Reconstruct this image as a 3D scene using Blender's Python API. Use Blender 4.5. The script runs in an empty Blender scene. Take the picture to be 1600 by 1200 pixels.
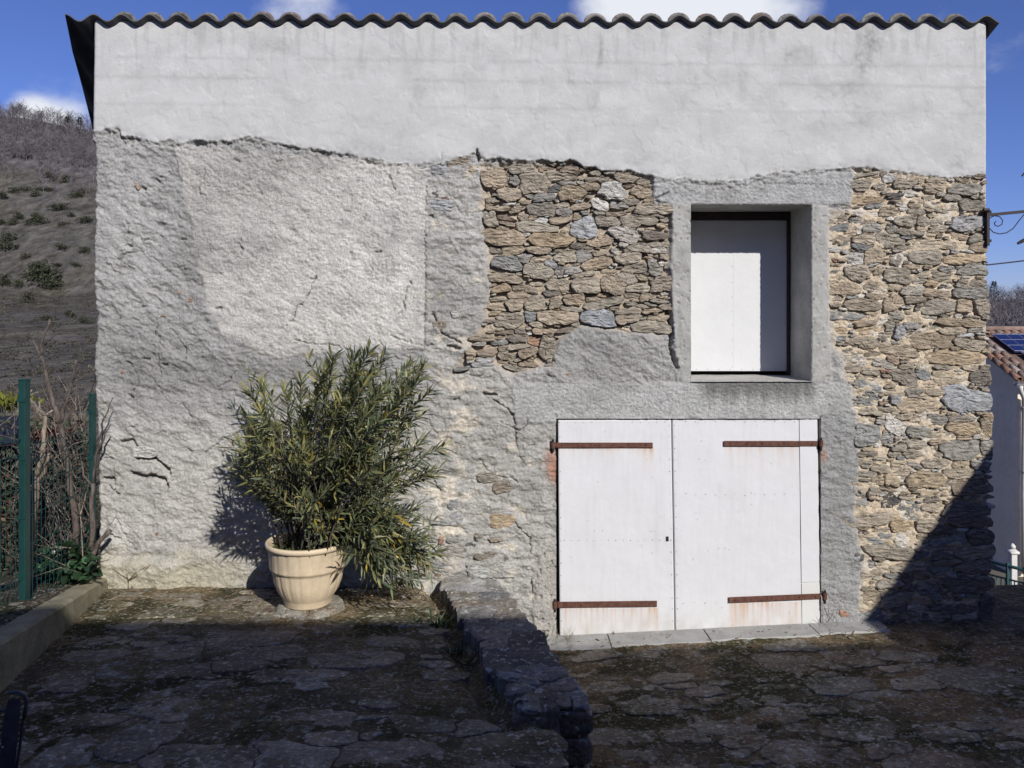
import bpy, math, random
import numpy as np
from mathutils import Vector, Matrix

random.seed(7)
RNG = np.random.default_rng(7)
scene = bpy.context.scene
COL = scene.collection

# ------------------------------------------------------------------ camera, sky, sun, exposure
CAMY, CAMZ, DEP, PXM = -6.04, 2.45, 6.04, 200.0     # barn facade is the plane y = 0
cam_data = bpy.data.cameras.new('camera')
cam = bpy.data.objects.new('camera', cam_data)
COL.objects.link(cam)
cam.location = (0, CAMY, CAMZ)
cam.rotation_euler = (math.radians(90), 0, 0)
cam_data.sensor_width = 36.0
cam_data.lens = 36.0 * 1208 / 1600
cam_data.shift_y = -0.0625
cam_data.clip_end = 4000
scene.camera = cam

SUN_TRAVEL = Vector((-0.52, 1.0, -0.71)).normalized()
SUN_ELEV = math.asin(-SUN_TRAVEL.z)
SUN_ROT = math.atan2(-SUN_TRAVEL.x, -SUN_TRAVEL.y)
world = bpy.data.worlds.new('World')
scene.world = world
world.use_nodes = True
wn, wl = world.node_tree.nodes, world.node_tree.links
wn.clear()
w_out = wn.new('ShaderNodeOutputWorld')
w_bg = wn.new('ShaderNodeBackground')
w_sky = wn.new('ShaderNodeTexSky')
w_sky.sky_type = 'NISHITA'
w_sky.sun_disc = False
w_sky.sun_elevation = SUN_ELEV
w_sky.sun_rotation = SUN_ROT
w_sky.altitude = 900
w_sky.air_density = 1.0
w_sky.dust_density = 0.25
w_sky.ozone_density = 5.0
w_bg.inputs['Strength'].default_value = 0.085
w_tc = wn.new('ShaderNodeTexCoord')


def wmath(op, a, b=None, c=None):
    n = wn.new('ShaderNodeMath'); n.operation = op
    for i, v in enumerate((a, b, c)):
        if v is None: continue
        if isinstance(v, (int, float)): n.inputs[i].default_value = v
        else: wl.new(v, n.inputs[i])
    return n.outputs[0]


w_map = wn.new('ShaderNodeMapping')
w_map.inputs['Scale'].default_value = (1.2, 1.2, 1.9)
w_map.inputs['Location'].default_value = (0.35, 0.1, 0.62)
wl.new(w_tc.outputs['Generated'], w_map.inputs['Vector'])
w_noise = wn.new('ShaderNodeTexNoise')
w_noise.inputs['Scale'].default_value = 3.4
w_noise.inputs['Detail'].default_value = 9
w_noise.inputs['Roughness'].default_value = 0.56
wl.new(w_map.outputs[0], w_noise.inputs['Vector'])
# banks of cloud that stand where the photograph shows them
bank = None
for px, py, rad, amp in ((75, 212, 0.062, 0.42), (35, 200, 0.05, 0.25), (960, -22, 0.10, 0.34), (1080, -26, 0.11, 0.36), (1190, -18, 0.10, 0.26), (480, -32, 0.12, 0.16), (640, -10, 0.06, 0.08)):
    d = Vector(((px - 800) / 1208, 1.0, (500 - py) / 1208)).normalized()
    vd = wn.new('ShaderNodeVectorMath'); vd.operation = 'DISTANCE'
    wl.new(w_tc.outputs['Generated'], vd.inputs[0])
    vd.inputs[1].default_value = d
    mr = wn.new('ShaderNodeMapRange'); mr.interpolation_type = 'SMOOTHSTEP'
    mr.inputs['From Min'].default_value = rad; mr.inputs['From Max'].default_value = 0.0
    mr.inputs['To Min'].default_value = 0.0; mr.inputs['To Max'].default_value = amp
    wl.new(vd.outputs['Value'], mr.inputs['Value'])
    bank = mr.outputs[0] if bank is None else wmath('ADD', bank, mr.outputs[0])
cl = wmath('ADD', w_noise.outputs['Fac'], bank)
w_ramp = wn.new('ShaderNodeMapRange'); w_ramp.interpolation_type = 'SMOOTHSTEP'
w_ramp.inputs['From Min'].default_value = 0.565; w_ramp.inputs['From Max'].default_value = 0.82
wl.new(cl, w_ramp.inputs['Value'])
w_mix = wn.new('ShaderNodeMix'); w_mix.data_type = 'RGBA'
wl.new(w_ramp.outputs[0], w_mix.inputs['Factor'])
w_tint = wn.new('ShaderNodeMix'); w_tint.data_type = 'RGBA'; w_tint.blend_type = 'MULTIPLY'
w_tint.inputs['Factor'].default_value = 1.0
wl.new(w_sky.outputs[0], w_tint.inputs['A'])
w_tint.inputs['B'].default_value = (0.79, 0.78, 1.16, 1)
wl.new(w_tint.outputs['Result'], w_mix.inputs['A'])
w_mix.inputs['B'].default_value = (8.6, 8.9, 9.6, 1)
wl.new(w_mix.outputs['Result'], w_bg.inputs['Color'])
wl.new(w_bg.outputs[0], w_out.inputs['Surface'])

sun_data = bpy.data.lights.new('sun', 'SUN')
sun_data.energy = 4.6
sun_data.angle = math.radians(0.53)
sun_data.color = (1.0, 0.965, 0.91)
sun = bpy.data.objects.new('sun', sun_data)
COL.objects.link(sun)
sun.rotation_euler = SUN_TRAVEL.to_track_quat('-Z', 'Y').to_euler()
sun.location = (10, -20, 15)

vs = scene.view_settings
vs.view_transform = 'Standard'; vs.look = 'None'; vs.gamma = 1.0; vs.exposure = 0.15
vs.use_curve_mapping = False
scene.render.engine = 'CYCLES'
scene.cycles.max_bounces = 6
scene.cycles.diffuse_bounces = 3
scene.cycles.caustics_reflective = False
scene.cycles.caustics_refractive = False


# ------------------------------------------------------------------ helpers
def W(px, py, y=0.0):
    """photo pixel -> point at depth plane y"""
    t = (DEP + y) / DEP
    return Vector(((px - 800) / PXM * t, y, CAMZ + (500 - py) / PXM * t))


def G(px, py, zf):
    """photo pixel -> point on the surface z = zf(x, y)"""
    z = 0.3
    for _ in range(12):
        t = (CAMZ - z) / ((py - 500) / PXM)
        x, y = (px - 800) / PXM * t, DEP * t - DEP
        z = zf(x, y)
    return Vector((x, y, z))


PERM = RNG.permutation(256)
GA = RNG.random(256) * 2 * math.pi
GX, GY = np.cos(GA), np.sin(GA)


def perlin(x, y, seed=0):
    x = np.asarray(x, float); y = np.asarray(y, float)
    xi = np.floor(x).astype(np.int64); yi = np.floor(y).astype(np.int64)
    fx = x - xi; fy = y - yi
    u = fx * fx * fx * (fx * (fx * 6 - 15) + 10); v = fy * fy * fy * (fy * (fy * 6 - 15) + 10)

    def g(ix, iy, dx, dy):
        h = PERM[(PERM[(ix + seed * 37) & 255] + iy + seed * 11) & 255]
        return GX[h] * dx + GY[h] * dy
    a = g(xi, yi, fx, fy); b = g(xi + 1, yi, fx - 1, fy)
    c = g(xi, yi + 1, fx, fy - 1); d = g(xi + 1, yi + 1, fx - 1, fy - 1)
    return ((a + (b - a) * u) * (1 - v) + (c + (d - c) * u) * v) * 1.5


def fbm(x, y, octv=4, seed=0, gain=0.5):
    s = 0.0; a = 1.0; f = 1.0; tot = 0.0
    for k in range(octv):
        s = s + a * perlin(x * f + 13.7 * k, y * f - 7.1 * k, seed + k); tot += a
        a *= gain; f *= 2.03
    return s / tot


def ridged(x, y, octv=3, seed=0):
    s = 0.0; a = 1.0; f = 1.0; tot = 0.0
    for k in range(octv):
        s = s + a * (1 - 2 * np.abs(perlin(x * f + 3.7 * k, y * f + 9.1 * k, seed + k))); tot += a
        a *= 0.5; f *= 2.1
    return s / tot


def sstep(a, b, x):
    t = np.clip((x - a) / (b - a), 0, 1)
    return t * t * (3 - 2 * t)


def inpoly(px, py, poly):
    ins = np.zeros(np.shape(px), bool)
    n = len(poly)
    for i in range(n):
        x0, y0 = poly[i]; x1, y1 = poly[(i + 1) % n]
        if y0 == y1: continue
        c = ((y0 > py) != (y1 > py)) & (px < (x1 - x0) * (py - y0) / (y1 - y0) + x0)
        ins ^= c
    return ins


def blur(a, r):
    for ax in (0, 1):
        k = np.ones(2 * r + 1) / (2 * r + 1)
        p = np.pad(a, [(r, r) if i == ax else (0, 0) for i in (0, 1)], mode='edge')
        cs = np.cumsum(p, axis=ax)
        z = np.zeros_like(np.take(cs, [0], axis=ax))
        cs = np.concatenate([z, cs], axis=ax)
        n = a.shape[ax]; w = 2 * r + 1
        a = (np.take(cs, range(w, w + n), axis=ax) - np.take(cs, range(0, n), axis=ax)) / w
    return a


def tag(o, label=None, cat=None, group=None, kind=None):
    if label: o['label'] = label
    if cat: o['category'] = cat
    if group: o['group'] = group
    if kind: o['kind'] = kind
    return o


def adopt(o, parent):
    if parent is not None:
        o.parent = parent
        if parent.type == 'EMPTY':
            o.matrix_parent_inverse = Matrix.Translation(-parent.location)
    return o


def thing(name, loc, label, cat, group=None):
    o = bpy.data.objects.new(name, None)
    COL.objects.link(o)
    o.location = loc
    o.empty_display_size = 0.1
    return tag(o, label, cat, group)


def mesh_np(name, verts, faces, mat, parent=None, smooth=False, attrs=None, tris=False):
    """verts (n,3); faces: (m,3|4) array or list of lists"""
    me = bpy.data.meshes.new(name)
    verts = np.asarray(verts, np.float32)
    if isinstance(faces, np.ndarray):
        k = faces.shape[1]; m = len(faces)
        me.vertices.add(len(verts)); me.vertices.foreach_set('co', verts.ravel())
        me.loops.add(m * k); me.loops.foreach_set('vertex_index', faces.astype(np.int32).ravel())
        me.polygons.add(m)
        me.polygons.foreach_set('loop_start', np.arange(0, m * k, k, dtype=np.int32))
        me.update(calc_edges=True)
    else:
        me.from_pydata([tuple(map(float, v)) for v in verts], [], faces)
        me.update()
    if smooth:
        me.polygons.foreach_set('use_smooth', np.ones(len(me.polygons), bool))
    if attrs is not None:
        for an, arr in attrs.items():
            ca = me.color_attributes.new(an, 'FLOAT_COLOR', 'POINT')
            a4 = np.ones((len(verts), 4), np.float32); a4[:, :arr.shape[1]] = arr
            ca.data.foreach_set('color', a4.ravel())
    me.materials.append(mat)
    o = bpy.data.objects.new(name, me)
    COL.objects.link(o)
    adopt(o, parent)
    return o


class MB:
    """collects several shapes of ONE part"""
    def __init__(s): s.v = []; s.f = []; s.c = []

    def add(s, vs_, fs_, col=(1, 1, 1)):
        b = len(s.v)
        s.v += [tuple(v) for v in vs_]
        s.f += [[i + b for i in f] for f in fs_]
        s.c += [col] * len(vs_)
        return s

    def hexa(s, p, col=(1, 1, 1), bev=0.0):
        """p: 8 corners, front 0..3 ccw seen from front, back 4..7"""
        p = [Vector(q) for q in p]
        if bev:
            c = sum(p, Vector()) / 8
            fr = []
            fc = (p[0] + p[1] + p[2] + p[3]) / 4
            n = (p[0] - p[4]).normalized()
            for q in p[:4]:
                d = (fc - q); fr.append(q + Vector([math.copysign(min(bev, abs(k)), k) if abs(k) > 1e-6 else 0 for k in d]))
            ed = [q - n * bev for q in p[:4]]
            v = fr + ed + p[4:]
            f = [[0, 1, 2, 3], [8, 11, 10, 9]]
            for i in range(4):
                j = (i + 1) % 4
                f += [[i, i + 4, j + 4, j], [i + 4, i + 8, j + 8, j + 4]]
            return s.add(v, f, col)
        f = [[0, 1, 2, 3], [4, 7, 6, 5]]
        for i in range(4):
            j = (i + 1) % 4
            f.append([i, i + 4, j + 4, j])
        return s.add(p, f, col)

    def box(s, x0, x1, y0, y1, z0, z1, col=(1, 1, 1), bev=0.0):
        return s.hexa([(x0, y0, z0), (x1, y0, z0), (x1, y0, z1), (x0, y0, z1),
                       (x0, y1, z0), (x1, y1, z0), (x1, y1, z1), (x0, y1, z1)], col, bev)

    def tube(s, pts, rads, n=6, col=(1, 1, 1), cap=True, jit=0.0):
        pts = [Vector(p) for p in pts]
        if isinstance(rads, (int, float)): rads = [rads] * len(pts)
        vs_, fs_ = [], []
        for i, p in enumerate(pts):
            a = pts[max(0, i - 1)]; b = pts[min(len(pts) - 1, i + 1)]
            d = (b - a)
            d = d.normalized() if d.length > 1e-9 else Vector((0, 0, 1))
            ref = Vector((0, 1, 0)) if abs(d.y) < 0.9 else Vector((1, 0, 0))
            e1 = d.cross(ref).normalized(); e2 = d.cross(e1)
            for k in range(n):
                th = 2 * math.pi * k / n
                r = rads[i] * (1 + random.uniform(-jit, jit))
                vs_.append(p + (e1 * math.cos(th) + e2 * math.sin(th)) * r)
        for i in range(len(pts) - 1):
            for k in range(n):
                k2 = (k + 1) % n
                fs_.append([i * n + k, i * n + k2, (i + 1) * n + k2, (i + 1) * n + k])
        if cap:
            fs_.append(list(range(n))[::-1]); fs_.append([(len(pts) - 1) * n + k for k in range(n)])
        return s.add(vs_, fs_, col)

    def lathe(s, prof, centre, n=32, col=(1, 1, 1)):
        cx, cy, cz = centre
        vs_, fs_ = [], []
        for r, z in prof:
            for k in range(n):
                th = 2 * math.pi * k / n
                vs_.append((cx + r * math.cos(th), cy + r * math.sin(th), cz + z))
        for i in range(len(prof) - 1):
            for k in range(n):
                k2 = (k + 1) % n
                fs_.append([i * n + k, i * n + k2, (i + 1) * n + k2, (i + 1) * n + k])
        return s.add(vs_, fs_, col)

    def build(s, name, mat, parent=None, smooth=False, tint=False):
        return mesh_np(name, np.array(s.v), s.f, mat, parent, smooth, {'tint': np.array(s.c)} if tint else None)


# ------------------------------------------------------------------ materials
def material(name, color=(0.5, 0.5, 0.5), attr=None, rough=0.9, spec=0.3, noises=(), bump=None, stretch=(1, 1, 1), metal=0.0,
             mixes=(), transl=0.0, abump=False):
    """noises: (scale, detail, lo, hi) multiply the colour; mixes: (scale, lo, hi, colour, amount[, stretch]) blotches of another colour;
    bump: list of (scale, detail, distance)"""
    m = bpy.data.materials.new(name)
    m.use_nodes = True
    nt = m.node_tree; N, L = nt.nodes, nt.links
    bs = N['Principled BSDF']
    bs.inputs['Roughness'].default_value = rough
    bs.inputs['Specular IOR Level'].default_value = spec
    bs.inputs['Metallic'].default_value = metal
    tc = N.new('ShaderNodeTexCoord')
    mp = N.new('ShaderNodeMapping'); mp.inputs['Scale'].default_value = stretch
    L.new(tc.outputs['Object'], mp.inputs['Vector'])
    if attr:
        a = N.new('ShaderNodeVertexColor'); a.layer_name = attr
        cur = a.outputs['Color']
    else:
        a = N.new('ShaderNodeRGB'); a.outputs[0].default_value = (*color, 1)
        cur = a.outputs[0]

    def noise(sc, det, st=None):
        n = N.new('ShaderNodeTexNoise')
        n.inputs['Scale'].default_value = sc; n.inputs['Detail'].default_value = det; n.inputs['Roughness'].default_value = 0.6
        if st:
            mm = N.new('ShaderNodeMapping'); mm.inputs['Scale'].default_value = st
            L.new(tc.outputs['Object'], mm.inputs['Vector']); L.new(mm.outputs[0], n.inputs['Vector'])
        else:
            L.new(mp.outputs[0], n.inputs['Vector'])
        return n.outputs['Fac']
    for mx in mixes:
        sc, lo, hi, colr, amt = mx[:5]
        f = noise(sc, 6, mx[5] if len(mx) > 5 else None)
        r = N.new('ShaderNodeMapRange'); r.interpolation_type = 'SMOOTHSTEP'
        r.inputs['From Min'].default_value = lo; r.inputs['From Max'].default_value = hi
        r.inputs['To Max'].default_value = amt
        L.new(f, r.inputs['Value'])
        mix = N.new('ShaderNodeMix'); mix.data_type = 'RGBA'
        L.new(r.outputs[0], mix.inputs['Factor']); L.new(cur, mix.inputs['A'])
        mix.inputs['B'].default_value = (*colr, 1)
        cur = mix.outputs['Result']
    for sc, det, lo, hi in noises:
        r = N.new('ShaderNodeMapRange')
        r.inputs['From Min'].default_value = 0.3; r.inputs['From Max'].default_value = 0.7
        r.inputs['To Min'].default_value = lo; r.inputs['To Max'].default_value = hi
        L.new(noise(sc, det), r.inputs['Value'])
        mix = N.new('ShaderNodeMix'); mix.data_type = 'RGBA'; mix.blend_type = 'MULTIPLY'
        mix.inputs['Factor'].default_value = 1.0
        if abump and attr: L.new(a.outputs['Alpha'], mix.inputs['Factor'])
        L.new(cur, mix.inputs['A']); L.new(r.outputs[0], mix.inputs['B'])
        cur = mix.outputs['Result']
    L.new(cur, bs.inputs['Base Color'])
    if bump:
        prev = None
        for sc, det, dist in bump:
            b = N.new('ShaderNodeBump'); b.inputs['Strength'].default_value = 1.0; b.inputs['Distance'].default_value = dist
            L.new(noise(sc, det), b.inputs['Height'])
            if abump and attr: L.new(a.outputs['Alpha'], b.inputs['Strength'])
            if prev: L.new(prev, b.inputs['Normal'])
            prev = b.outputs['Normal']
        L.new(prev, bs.inputs['Normal'])
    if transl:
        tr = N.new('ShaderNodeBsdfTranslucent'); L.new(cur, tr.inputs['Color'])
        ms = N.new('ShaderNodeMixShader'); ms.inputs['Fac'].default_value = transl
        out = N['Material Output']
        L.new(bs.outputs[0], ms.inputs[1]); L.new(tr.outputs[0], ms.inputs[2]); L.new(ms.outputs[0], out.inputs['Surface'])
    return m


M_WALL = material('wall_plaster', attr='tint', rough=0.95, spec=0.15, noises=((9, 5, 0.90, 1.10), (60, 5, 0.80, 1.18)),
                  bump=[(48, 7, 0.015), (150, 3, 0.007)], abump=True)
M_STONE = material('schist_stone', attr='tint', rough=0.9, spec=0.2, stretch=(0.45, 1, 1.5),
                   noises=((7, 5, 0.72, 1.25), (34, 6, 0.62, 1.35)), bump=[(26, 7, 0.030), (90, 4, 0.010)],
                   mixes=((5.0, 0.54, 0.70, (0.20, 0.19, 0.17), 0.55), (13.0, 0.58, 0.68, (0.40, 0.35, 0.27), 0.5)))
M_CONC = material('concrete', (0.33, 0.325, 0.305), rough=0.95, spec=0.15, noises=((5, 6, 0.82, 1.14), (60, 3, 0.86, 1.12)), bump=[(80, 4, 0.004)])
M_REVEAL = material('pale_concrete', (0.46, 0.45, 0.425), rough=0.95, spec=0.15, noises=((4, 6, 0.7, 1.15), (60, 3, 0.86, 1.12)), bump=[(40, 6, 0.01)])
M_DOOR = material('white_paint', attr='tint', rough=0.5, spec=0.35, noises=((6, 4, 0.965, 1.02),), bump=[(14, 3, 0.002)])
M_RUST = material('rusty_iron', (0.10, 0.045, 0.032), rough=0.8, spec=0.3, noises=((30, 5, 0.55, 1.5),), bump=[(120, 4, 0.002)],
                  mixes=((12, 0.55, 0.7, (0.17, 0.07, 0.035), 0.6),))
M_DARK = material('dark_interior', (0.02, 0.018, 0.016), rough=1.0)
M_FRAME = material('dark_brown_wood', (0.045, 0.03, 0.028), rough=0.7, noises=((20, 4, 0.7, 1.3),))
M_SHEET = material('fibre_cement_sheet', (0.10, 0.10, 0.105), rough=0.9, noises=((8, 4, 0.8, 1.2),), bump=[(60, 3, 0.002)])
M_TILE = material('old_clay_tile', attr='tint', rough=0.95, spec=0.15, noises=((25, 5, 0.6, 1.4),), bump=[(70, 4, 0.004)],
                  mixes=((16, 0.48, 0.60, (0.17, 0.165, 0.15), 0.85), (40, 0.58, 0.68, (0.04, 0.04, 0.04), 0.7)))
M_SOIL = material('mossy_earth', attr='tint', rough=1.0, spec=0.1, noises=((6, 6, 0.6, 1.4), (60, 5, 0.55, 1.45)), bump=[(45, 7, 0.03), (160, 3, 0.008)],
                  mixes=((1.7, 0.49, 0.58, (0.052, 0.052, 0.020), 0.8), (5.0, 0.62, 0.70, (0.075, 0.085, 0.022), 0.7), (13, 0.58, 0.62, (0.32, 0.305, 0.25), 0.7, (1, 0.7, 1)),
                         (34, 0.575, 0.605, (0.43, 0.41, 0.34), 0.8)))
M_FLAG = material('flagstone', attr='tint', rough=0.92, spec=0.2, noises=((5, 6, 0.65, 1.3), (50, 5, 0.65, 1.35)), bump=[(18, 7, 0.02), (80, 4, 0.006)],
                  mixes=((6.0, 0.52, 0.60, (0.17, 0.13, 0.09), 0.75), (1.7, 0.50, 0.62, (0.055, 0.056, 0.024), 0.7), (15, 0.57, 0.62, (0.34, 0.325, 0.27), 0.7, (1, 0.7, 1)),
                         (34, 0.575, 0.605, (0.43, 0.41, 0.34), 0.8)))
M_CAP = material('cap_stone', attr='tint', rough=0.95, spec=0.12, noises=((8, 6, 0.7, 1.25), (45, 5, 0.7, 1.3)), bump=[(22, 6, 0.016), (80, 4, 0.006)],
                 mixes=((4, 0.50, 0.62, (0.10, 0.085, 0.06), 0.6), (24, 0.575, 0.61, (0.42, 0.41, 0.38), 0.8)))
M_POT = material('cream_plastic_pot', (0.60, 0.49, 0.345), rough=0.6, spec=0.3, noises=((7, 5, 0.85, 1.08), (90, 3, 0.92, 1.06)), bump=[(160, 3, 0.0012)], mixes=((5, .52, .68, (.36, .29, .20), .55, (1, 1, .3)),))
M_LEAF = material('oleander_leaf', attr='tint', rough=0.42, spec=0.45, noises=((14, 2, 0.8, 1.2),), transl=0.22)
M_IVY = material('ivy_leaf', attr='tint', rough=0.35, spec=0.5, transl=0.12)
M_BARK = material('bark', attr='tint', rough=0.9, noises=((40, 5, 0.45, 1.5), (9, 4, .7, 1.3)), bump=[(70, 5, 0.012)], stretch=(1, 1, 0.35))
M_GREEN = material('green_coated_steel', (0.007, 0.040, 0.038), rough=0.45, spec=0.4, noises=((12, 3, 0.85, 1.15),))
M_IRON = material('black_iron', (0.020, 0.013, 0.014), rough=0.6, spec=0.4)
M_CABLE = material('black_cable', (0.02, 0.02, 0.025), rough=0.6)
M_BLUEMETAL = material('dark_blue_metal', (0.055, 0.058, 0.07), rough=0.45, spec=0.5, noises=((30, 4, 0.7, 1.3),))
M_TARP = material('dark_blue_sheeting', (0.016, 0.020, 0.030), rough=0.5, spec=0.4)
M_HOUSE = material('pale_render', (0.42, 0.39, 0.36), rough=0.95, noises=((0.8, 6, 0.8, 1.12), (9, 4, 0.9, 1.08)), bump=[(20, 5, 0.01)])
M_PV = material('solar_cells', (0.012, 0.02, 0.09), rough=0.2, spec=0.5)
M_ALU = material('aluminium', (0.45, 0.46, 0.48), rough=0.4, metal=0.6)
M_WHITE = material('white_stone', (0.62, 0.60, 0.55), rough=0.8, noises=((9, 4, 0.85, 1.1),))
M_ZINC = material('zinc', (0.30, 0.31, 0.32), rough=0.5, metal=0.3)
M_RAIL = material('grey_green_paint', (0.03, 0.075, 0.075), rough=0.5)
M_HILL = material('hillside_scree', attr='tint', rough=1.0, spec=0.05, stretch=(1, .55, .9), noises=((0.35, 7, 0.5, 1.5),), bump=[(0.35, 8, 2.2)],
                  mixes=((0.12, 0.52, 0.66, (0.07, 0.063, 0.05), 0.35),))
M_GROUND = material('valley_ground', (0.10, 0.09, 0.07), rough=1.0, noises=((0.2, 5, 0.7, 1.3),))
M_TWIG = material('bare_twig', attr='tint', rough=1.0, spec=0.05)
M_SCRUB = material('scrub_leaf', attr='tint', rough=0.9, spec=0.1)

PAL = dict(t=(.40, .325, .23), o=(.43, .33, .205), b=(.28, .23, .175), g=(.31, .30, .275), p=(.52, .49, .435), u=(.37, .375, .38),
           d=(.13, .125, .12), r=(.36, .19, .135), y=(.34, .30, .235))


def tint_of(c, var=0.13):
    c = PAL[c] if isinstance(c, str) else c
    if var == 0.13:
        g_ = (c[0] + c[1] + c[2]) / 3
        c = tuple(q * .76 + g_ * .24 for q in c)
    k = 1 + random.uniform(-var, var); w = random.uniform(-0.05, 0.05)
    return (c[0] * k * (1 + w), c[1] * k, c[2] * k * (1 - w))


# ------------------------------------------------------------------ packing of stones on a surface (units of 5 mm)
def pack(w, h, region, hand, classes, seed, warp=2.2, warp_sc=9.0, slack=1.15, gap=1.0, p=4.0, nang=30, limit=None):
    """region: bool (h,w); hand: (cx,cy,w,h,rot,colour); classes: (tries, wmin, wmax, asp_min, asp_max)
    returns list of (cx, cy, radii[nang], colour, area)"""
    rng = np.random.default_rng(seed)
    yy, xx = np.mgrid[0:h, 0:w].astype(np.float32)
    wx = xx + warp * fbm(xx / warp_sc, yy / warp_sc, 3, seed + 1); wy = yy + warp * fbm(xx / warp_sc, yy / warp_sc, 3, seed + 5)
    occ = np.zeros((h, w), bool)
    best = np.full((h, w), 9.0, np.float32); lab = np.full((h, w), -1, np.int32)
    stones = []

    def window(cx, cy, a, b):
        R = max(a, b) * 1.5 + 4
        return max(0, int(cx - R)), min(w, int(cx + R) + 1), max(0, int(cy - R)), min(h, int(cy + R) + 1)

    def metric(cx, cy, a, b, th, win, kx, ky, cuts=()):
        x0, x1, y0, y1 = win
        X = wx[y0:y1, x0:x1] - cx; Y = wy[y0:y1, x0:x1] - cy
        c, s = math.cos(th), math.sin(th)
        P = (X * c + Y * s); Q = (-X * s + Y * c)
        P = P / (a * (1 + kx * Q / b * 0.5)); Q = Q / (b * (1 + ky * P * 0.5))
        m = (np.abs(P) ** p + np.abs(Q) ** p) ** (1 / p)
        for (ca_, sa_, dd) in cuts:
            m = np.maximum(m, (P * ca_ + Q * sa_) / dd)
        return m

    def put(cx, cy, a, b, th, col, kx, ky):
        win = window(cx, cy, a, b)
        x0, x1, y0, y1 = win
        if x1 - x0 < 2 or y1 - y0 < 2: return
        cuts = []
        for _ in range(int(rng.integers(2, 5))):
            q = rng.uniform(0, 6.283)
            cuts.append((math.cos(q), math.sin(q), rng.uniform(0.62, 0.98) * (1.0 if abs(math.cos(q) * math.sin(q)) < .3 else 1.18)))
        m = metric(cx, cy, a, b, th, win, kx, ky, cuts)
        k = len(stones); stones.append((cx, cy, col))
        bb = best[y0:y1, x0:x1]; ll = lab[y0:y1, x0:x1]
        up = m < bb
        bb[up] = m[up]; ll[up] = k
        occ[y0:y1, x0:x1] |= m < 1.0
    for (cx, cy, ww, hh, rot, col) in hand:
        put(cx, cy, ww / 2, hh / 2, math.radians(rot), col, rng.uniform(-.35, .35), rng.uniform(-.35, .35))
    for tries, wmin, wmax, a0, a1, cols in classes:
        for _ in range(tries):
            cx, cy = rng.uniform(0, w - 1), rng.uniform(0, h - 1)
            if not region[int(cy), int(cx)] or occ[int(cy), int(cx)]: continue
            a = rng.uniform(wmin, wmax) / 2; b = a * rng.uniform(a0, a1); th = rng.normal(0, 0.13)
            win = window(cx, cy, a, b); x0, x1, y0, y1 = win
            m = metric(cx, cy, a, b, th, win, 0, 0) < 0.95
            n = m.sum()
            if n == 0 or (occ[y0:y1, x0:x1] & m).sum() > 0.07 * n: continue
            if (region[y0:y1, x0:x1] & m).sum() < 0.8 * n: continue
            put(cx, cy, a, b, th, cols[int(rng.integers(len(cols)))], rng.uniform(-.4, .4), rng.uniform(-.4, .4))
    lab[best > slack] = -1
    if limit is not None: lab[~limit] = -1
    out = []
    ang = np.arange(nang) * 2 * math.pi / nang
    for k, (cx, cy, col) in enumerate(stones):
        x0, x1, y0, y1 = max(0, int(cx - 130)), min(w, int(cx + 131)), max(0, int(cy - 130)), min(h, int(cy + 131))
        mk = lab[y0:y1, x0:x1] == k
        n = int(mk.sum())
        if n < 20: continue
        ys, xs = np.nonzero(mk)
        gx, gy = xs.mean() + x0, ys.mean() + y0
        if lab[int(gy), int(gx)] != k: continue
        rr = np.arange(0, 130, 0.5)
        fx_ = gx + rr[None] * np.cos(ang)[:, None]; fy_ = gy + rr[None] * np.sin(ang)[:, None]
        inb = (fx_ >= 0) & (fx_ < w) & (fy_ >= 0) & (fy_ < h)
        inside = (lab[np.clip(fy_.astype(int), 0, h - 1), np.clip(fx_.astype(int), 0, w - 1)] == k) & inb
        first = np.argmin(inside, axis=1); first[inside.all(axis=1)] = len(rr) - 1
        r = rr[first]
        r = np.maximum(r - gap, 0.6)
        r = 0.84 * r + 0.08 * np.roll(r, 1) + 0.08 * np.roll(r, -1)
        out.append((gx, gy, r, col, n))
    return out


def stone_mesh(r, unit, front, back, bevel, tilt, rough, seed, rings=(0.9, 0.6, 0.3), lam=(0.035, 0.014)):
    """local frame: X right, Y up (image up), Z outward; returns verts (n,3), faces"""
    n = len(r); ang = np.arange(n) * 2 * math.pi / n
    ca, sa = np.cos(ang), -np.sin(ang)
    V = []
    for sc, zz in ((1.0, back), (1.0, front - bevel)) + tuple((q, front - (bevel * 0.25 if i == 0 else 0)) for i, q in enumerate(rings)):
        x = r * sc * ca * unit; y = r * sc * sa * unit
        z = np.full(n, zz)
        V.append(np.stack([x, y, z], 1))
    V.append(np.array([[0, 0, front]]))
    V = np.concatenate(V)
    m = slice(n, len(V))
    V[m, 2] += tilt[0] * V[m, 0] + tilt[1] * V[m, 1]
    ox, oy = seed * 1.37, seed * 0.73
    V[m, 2] += rough * perlin(V[m, 0] / lam[0] + ox, V[m, 1] / lam[1] + oy, 3) + 0.5 * rough * perlin(V[m, 0] / lam[0] * 2.3 + oy, V[m, 1] / lam[1] * 2.3 + ox, 9)
    nr = len(rings) + 2
    F = []
    for i in range(nr - 1):
        for k in range(n):
            k2 = (k + 1) % n
            F.append([i * n + k, (i + 1) * n + k, (i + 1) * n + k2, i * n + k2])
    c = len(V) - 1
    for k in range(n):
        F.append([(nr - 1) * n + k, c, (nr - 1) * n + (k + 1) % n])
    return V, F


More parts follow.
